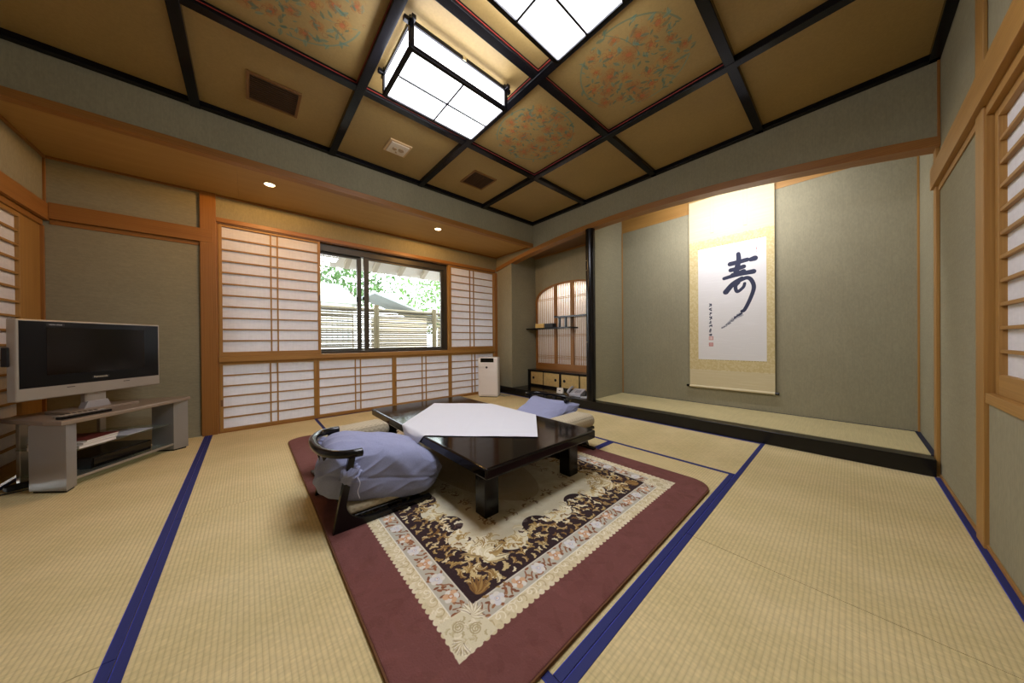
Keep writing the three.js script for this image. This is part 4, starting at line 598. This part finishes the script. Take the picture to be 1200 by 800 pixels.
  const o = mesh('mounted_cloth', g, [side, side, side, side, pm, side], t);
  const rod = new THREE.CylinderGeometry(0.0145, 0.0145, w, 20); rod.rotateX(Math.PI / 2); rod.translate(-0.004, Y0 - 0.006, 0); mesh('roller', rod, std({ color: '#d8cca8', roughness: 0.7 }), t);
  for (const k of [-1, 1]) { const q = new THREE.CylinderGeometry(0.016, 0.016, 0.034, 20); q.rotateX(Math.PI / 2); q.translate(-0.004, Y0 - 0.006, k * (w / 2 + 0.017)); mesh('roller_knob', q, M.lacquer, t); }
  const top = new THREE.CylinderGeometry(0.008, 0.008, w, 12); top.rotateX(Math.PI / 2); top.translate(-0.001, Y1, 0); mesh('top_rod', top, std({ color: '#a98b52', roughness: 0.7 }), t);
  mesh('cord', tube([[0, Y1 + 0.005, -0.16], [0.008, Y1 + 0.06, -0.05], [0.01, Y1 + 0.075, 0], [0.008, Y1 + 0.06, 0.05], [0, Y1 + 0.005, 0.16]], 0.003, 24, 6), std({ color: '#b9a04a', roughness: 0.8 }), t);
  const nail = new THREE.CylinderGeometry(0.006, 0.006, 0.05, 10); nail.rotateZ(Math.PI / 2); nail.translate(0.003, Y1 + 0.08, 0); mesh('hook', nail, M.alu, t);
}

// ---------------------------------------------------------------- side alcove: cabinet, shelves, small things
{
  const xf = 3.9, t = thing('low_cabinet', 'low black lacquered alcove cabinet with gold sliding doors', 'cabinet', [xf, TY, 0]), z0 = ZA + 0.001, z1 = ZP - 0.102;
  mesh('top_board', bx(-0.02, XAB - xf - 0.001, 0.272, 0.298, z0, z1, 0.003), M.lacquer, t); mesh('bottom_board', bx(-0.015, XAB - xf - 0.001, 0.0005, 0.028, z0, z1), M.lacquer, t); mesh('body', bx(0.02, XAB - xf - 0.001, 0.028, 0.272, z0, z1), M.blackMatt, t);
  mesh('end_post', bx(-0.015, 0.02, 0.028, 0.272, z0, z0 + 0.05), M.lacquer, t);
  const doorM = [0, 1].map((s) => std({ map: tex(256, 256, (u, v) => { const k = 0.9 + 0.14 * fbm(u, v, 40, 40, 3, 151 + s); return [cl(206 * k), cl(176 * k), cl(112 * k)]; }, true), roughness: 0.6, metalness: 0.1 }));
  [[-3.888, -3.58, -3.82, 0.006], [-3.566, -3.21, -3.295, -0.002], [-3.18, -2.818, -3.113, 0.006], [-2.8, -2.46, -2.55, -0.002]].forEach(([a, b, p, x], k) => {
    const d = mesh('sliding_door', bx(x, x + 0.01, 0.03, 0.27, a, b), doorM[k % 2], t);
    mesh('door_frame', join([bx(x - 0.004, x + 0.0105, 0.03, 0.04, a - 0.008, b + 0.008), bx(x - 0.004, x + 0.0105, 0.26, 0.27, a - 0.008, b + 0.008), bx(x - 0.004, x + 0.0105, 0.04, 0.26, a - 0.008, a + 0.004), bx(x - 0.004, x + 0.0105, 0.04, 0.26, b - 0.004, b + 0.008)]), M.lacquer, d);
    const q = new THREE.TorusGeometry(0.02, 0.005, 8, 24); q.rotateY(Math.PI / 2); q.translate(x - 0.001, 0.15, p); const dd = new THREE.CylinderGeometry(0.018, 0.018, 0.002, 20); dd.rotateZ(Math.PI / 2); dd.translate(x - 0.001, 0.15, p); mesh('round_pull', join([q, dd]), M.black, d);
  });
  const s = thing('staggered_shelves', 'pair of black lacquered staggered shelves crossing the arched window', 'shelf', [0, 0, 0]);
  mesh('lower_board', bx(3.85, XAB - 0.014, 1.14, 1.165, ZA + 0.001, -2.96, 0.004), M.lacquer, s); mesh('upper_board', bx(3.85, XAB - 0.014, 1.318, 1.343, -3.28, ZP - 0.102, 0.004), M.lacquer, s);
  mesh('end_cap', bx(3.85, XAB - 0.014, 1.3435, 1.355, -3.28, -3.26, 0.003), M.lacquer, s);
  for (const z of [-3.18, -3.05]) mesh('strut', bx(3.865, 3.895, 1.165, 1.318, z - 0.017, z + 0.017, 0.003), M.lacquer, s);
  const b1 = thing('small_box', 'small gold paper box on the lower lacquered shelf', 'box', [3.92, 1.1655, -3.63]); mesh('case', bx(-0.05, 0.05, 0, 0.06, -0.1, 0.1, 0.003), std({ color: '#d8b568', roughness: 0.6 }), b1); mesh('lid', bx(-0.052, 0.052, 0.06, 0.075, -0.102, 0.102, 0.003), std({ color: '#e2c47e', roughness: 0.6 }), b1);
  const b2 = thing('small_box', 'small charcoal box beside the gold box on the shelf', 'box', [3.92, 1.1655, -3.42]); mesh('case', bx(-0.05, 0.05, 0, 0.055, -0.09, 0.09, 0.003), std({ color: '#2a2b2e', roughness: 0.6 }), b2); mesh('lid', bx(-0.052, 0.052, 0.055, 0.07, -0.092, 0.092, 0.003), std({ color: '#33353a', roughness: 0.6 }), b2);
  const p = thing('telephone', 'pale grey desk telephone on the black alcove floor', 'telephone', [3.7, TY + 0.0005, -2.7], 0.25);
  const wd = extr(poly([[-0.11, 0], [0.1, 0], [0.1, 0.075], [-0.11, 0.03]]), 0.17, 0.004); wd.translate(0, 0.004, -0.085); const greyP = std({ color: '#c9cad2', roughness: 0.5 }); mesh('base', wd, greyP, p);
  const hs = tube([[0.075, 0.098, -0.105], [0.05, 0.108, -0.105], [-0.02, 0.096, -0.105], [-0.095, 0.07, -0.105], [-0.12, 0.05, -0.105]], 0.017, 24, 10); mesh('handset', hs, greyP, p); mesh('handset_rest', bx(-0.09, 0.075, 0.005, 0.06, -0.125, -0.089, 0.006), M.blackMatt, p);
  for (let i = 0; i < 3; i++) for (let j = 0; j < 4; j++) { const x = 0.03 - j * 0.028, y = 0.083 + (x - 0.1) * 0.214; mesh('key', bx(x - 0.008, x + 0.008, y - 0.004, y + 0.006, -0.02 + i * 0.028, -0.002 + i * 0.028, 0.002), std({ color: '#8e909a', roughness: 0.5 }), p); }
  mesh('coiled_cord', tube(Array.from({ length: 60 }, (_, k) => [-0.12 - 0.012 * Math.sin(k * 0.1) + 0.007 * Math.cos(k * 1.6), 0.012 + 0.007 * Math.sin(k * 1.6) + 0.03 * (1 - k / 60) ** 2, -0.105 + k * 0.003]), 0.0025, 220, 5), greyP, p);
  const cd = thing('tent_card', 'small white folded notice card in front of the cabinet', 'card', [3.66, TY + 0.0005, -3.0], 0.3); const cg = extr(poly([[-0.03, 0], [-0.0275, 0], [0, 0.078], [0.0275, 0], [0.03, 0], [0.001, 0.083], [-0.001, 0.083]]), 0.1); cg.translate(0, 0, -0.05); mesh('folded_card', cg, std({ color: '#e8e3d8', roughness: 0.7 }), cd); mesh('printed_block', bx(-0.0185, -0.0165, 0.035, 0.047, -0.018, 0.012), std({ color: '#5a5550' }), cd);
  const sl = thing('note_pad', 'white note pad lying flat next to the telephone', 'note pad', [3.62, TY + 0.0005, -2.5], 0.5); mesh('sheets', bx(-0.05, 0.05, 0, 0.012, -0.07, 0.07, 0.001), std({ color: '#cfd0d6', roughness: 0.7 }), sl);
  const bt = thing('spray_bottle', 'small slate coloured bottle standing by the lacquered post', 'bottle', [3.78, TY + 0.0005, -2.53]); mesh('bottle_body', new THREE.LatheGeometry([[0, 0], [0.03, 0], [0.033, 0.01], [0.033, 0.1], [0.026, 0.125], [0.012, 0.135], [0.012, 0.15]].map((q) => new THREE.Vector2(...q)), 24), std({ color: '#4f5563', roughness: 0.4 }), bt); mesh('cap', cyl(0.014, 0.014, 0.04, 0, 0.17, 0, 16), std({ color: '#3a3d48', roughness: 0.4 }), bt);
}

// ---------------------------------------------------------------- outside the window
{
  const ground = struct('ground', 'pale gravel garden strip outside the window', 'ground');
  mesh('gravel', bx(-14, 20, -0.6, -0.4, -30, ZW - 0.17), std({ map: tex(256, 256, (u, v) => { const k = 0.7 + 0.5 * fbm(u, v, 40, 40, 3, 161); return [cl(150 * k), cl(146 * k), cl(134 * k)]; }, true, [1, 1]), roughness: 1 }), ground);
  mesh('foundation', bx(XL - 0.2, 4.6, -0.4, -0.121, ZW - 0.16, ZW - 0.1), M.plaster, ground);
  const eave = struct('roof_eave', 'eave of pale boards on grey timber rafters outside the window', 'eave'), sl = 0.5, raf = std({ color: '#c4baa8', roughness: 0.9 }), white = std({ color: '#e6e3dc', roughness: 0.9 });
  const slab = (x0, x1, z0, z1, y, h, m, n) => { const g = new THREE.BoxGeometry(x1 - x0, h, z1 - z0); g.translate((x0 + x1) / 2, 0, (z0 + z1) / 2); const p = g.attributes.position; for (let i = 0; i < p.count; i++) p.setY(i, p.getY(i) + y + (p.getZ(i) + 5.3) * sl); g.computeVertexNormals(); return mesh(n, g, m, eave); };
  for (let k = -4; k < 8; k++) { const x = 1.19 + 0.424 * k; slab(x - 0.03, x + 0.035, -5.32, ZW - 0.16, 2.155, 0.075, raf, 'rafter'); }
  slab(-1.6, 4.6, -5.42, -4.98, 2.205, 0.02, white, 'eave_board'); slab(-1.6, 4.6, -4.975, ZW - 0.16, 2.205, 0.02, white, 'eave_board');
  slab(-1.6, 4.6, -5.45, ZW - 0.16, 2.25, 0.05, raf, 'roof_deck'); slab(-1.6, 4.6, -5.0, -4.95, 2.17, 0.04, raf, 'purlin');
  const f = thing('bamboo_fence', 'weathered horizontal bamboo pole fence beyond the window', 'fence', [0, -0.4, -6.2]);
  const bm = ['#63593f', '#857a5c', '#4c4431', '#9c9274'].map((c) => std({ color: c, roughness: 0.8 })), pg = new THREE.CylinderGeometry(0.0165, 0.0165, 7, 8); pg.rotateZ(Math.PI / 2);
  for (let k = 0; k < 46; k++) { const o = mesh('bamboo_pole', pg, bm[Math.floor(rnd() * 4)], f); o.position.set(2.2, 0.06 + k * 0.0428 + rr(-0.007, 0.007), rr(-0.012, 0.012)); o.rotation.z = rr(-0.004, 0.004); const q = rr(0.75, 1.15); o.scale.set(1, q, q); }
  for (const x of [-0.6, 0.65, 1.9, 3.13, 4.4]) mesh('post', cyl(0.05, 0.05, 2.06, x, 1.03, 0.06, 14), bm[0], f);
  for (const y of [0.5, 1.2, 1.95]) { const g = new THREE.CylinderGeometry(0.028, 0.028, 7, 10); g.rotateZ(Math.PI / 2); g.translate(2.2, y, 0.04); mesh('cross_rail', g, bm[2], f); }
  const h = thing('neighbour_house', 'pale neighbouring house with a grey tiled roof behind the fence', 'house', [2.6, -0.4, -11.5]);
  mesh('wall', bx(-1.7, 0.15, 0, 2.7, -1.5, 0), std({ color: '#dcdedb', roughness: 0.9 }), h);
  for (let k = 0; k < 11; k++) mesh('lattice_bar', bx(-1.6 + k * 0.16, -1.57 + k * 0.16, 1.3, 2.5, 0.001, 0.03), std({ color: '#9aa09c', roughness: 0.9 }), h);
  const rf = extr(poly([[-2.1, 2.65], [0.42, 2.65], [-0.3, 3.25], [-1.3, 3.25]]), 2.2); rf.translate(0, 0, -1.9); mesh('roof', rf, std({ color: '#aab0ab', roughness: 0.8 }), h);
  const h2 = thing('garden_shed', 'shed with a single sloping dark roof behind the fence', 'shed', [4.3, -0.4, -10.4]); mesh('wall', bx(-0.9, 0.7, 0, 2.2, -1.2, 0), std({ color: '#b6aa98', roughness: 0.9 }), h2); const r2 = extr(poly([[-1.2, 2.9], [1.3, 2.05], [1.3, 2.12], [-1.2, 2.98]]), 1.7); r2.translate(0, 0, -1.45); mesh('roof', r2, std({ color: '#7d8484', roughness: 0.8 }), h2);
  const leafG = new THREE.BufferGeometry(); leafG.setAttribute('position', new THREE.Float32BufferAttribute([0, 0, 0, 0.05, 0.03, 0.02, 0.12, 0, 0, 0.05, -0.03, 0.02], 3)); leafG.setIndex([0, 1, 2, 0, 2, 3]); leafG.computeVertexNormals();
  const lm = ['#4f6f36', '#5d7d40', '#456231'].map((c) => phy({ color: c, roughness: 0.9, side: THREE.DoubleSide, transmission: 0.3, thickness: 0 }));
  [[3.4, -14.5, 1.9, 5.4, 'pale green leafy tree standing behind the neighbouring house'], [7.2, -13.5, 2.3, 5.0, 'broad pale green tree standing behind the sloping shed roof'], [11.5, -15.5, 2.6, 5.6, 'wide pale tree beyond the shed, furthest along the fence'], [0.4, -16, 2.2, 5.2, 'pale tree beyond the tiled roof of the house']].forEach(([x, z, r, hh, lb], k) => {
    const t = thing('tree', lb, 'tree', [x, -0.4, z]); mesh('trunk', cyl(0.1, 0.16, hh - r, 0, (hh - r) / 2, 0, 12), std({ color: '#8a7f70', roughness: 1 }), t);
    const im = new THREE.InstancedMesh(leafG, lm[k % 3], 1300); im.name = 'foliage'; im.userData = { kind: 'stuff' }; const d = new THREE.Object3D();
    for (let i = 0; i < 1300; i++) { const a = rnd() * 6.283, b = Math.acos(rr(-1, 1)), q = r * Math.cbrt(rnd()) * (0.8 + 0.3 * fbm(a / 6.283, b / 3.15, 5, 4, 2, 171 + k)); d.position.set(Math.cos(a) * Math.sin(b) * q, hh - r * 0.6 + Math.cos(b) * q * 0.85, Math.sin(a) * Math.sin(b) * q); d.rotation.set(rnd() * 6, rnd() * 6, rnd() * 6); const sc = rr(1.4, 2.8); d.scale.set(sc, sc, sc); d.updateMatrix(); im.setMatrixAt(i, d.matrix); }
    im.castShadow = im.receiveShadow = true; t.add(im);
  });
}

renderer.render(scene, camera);
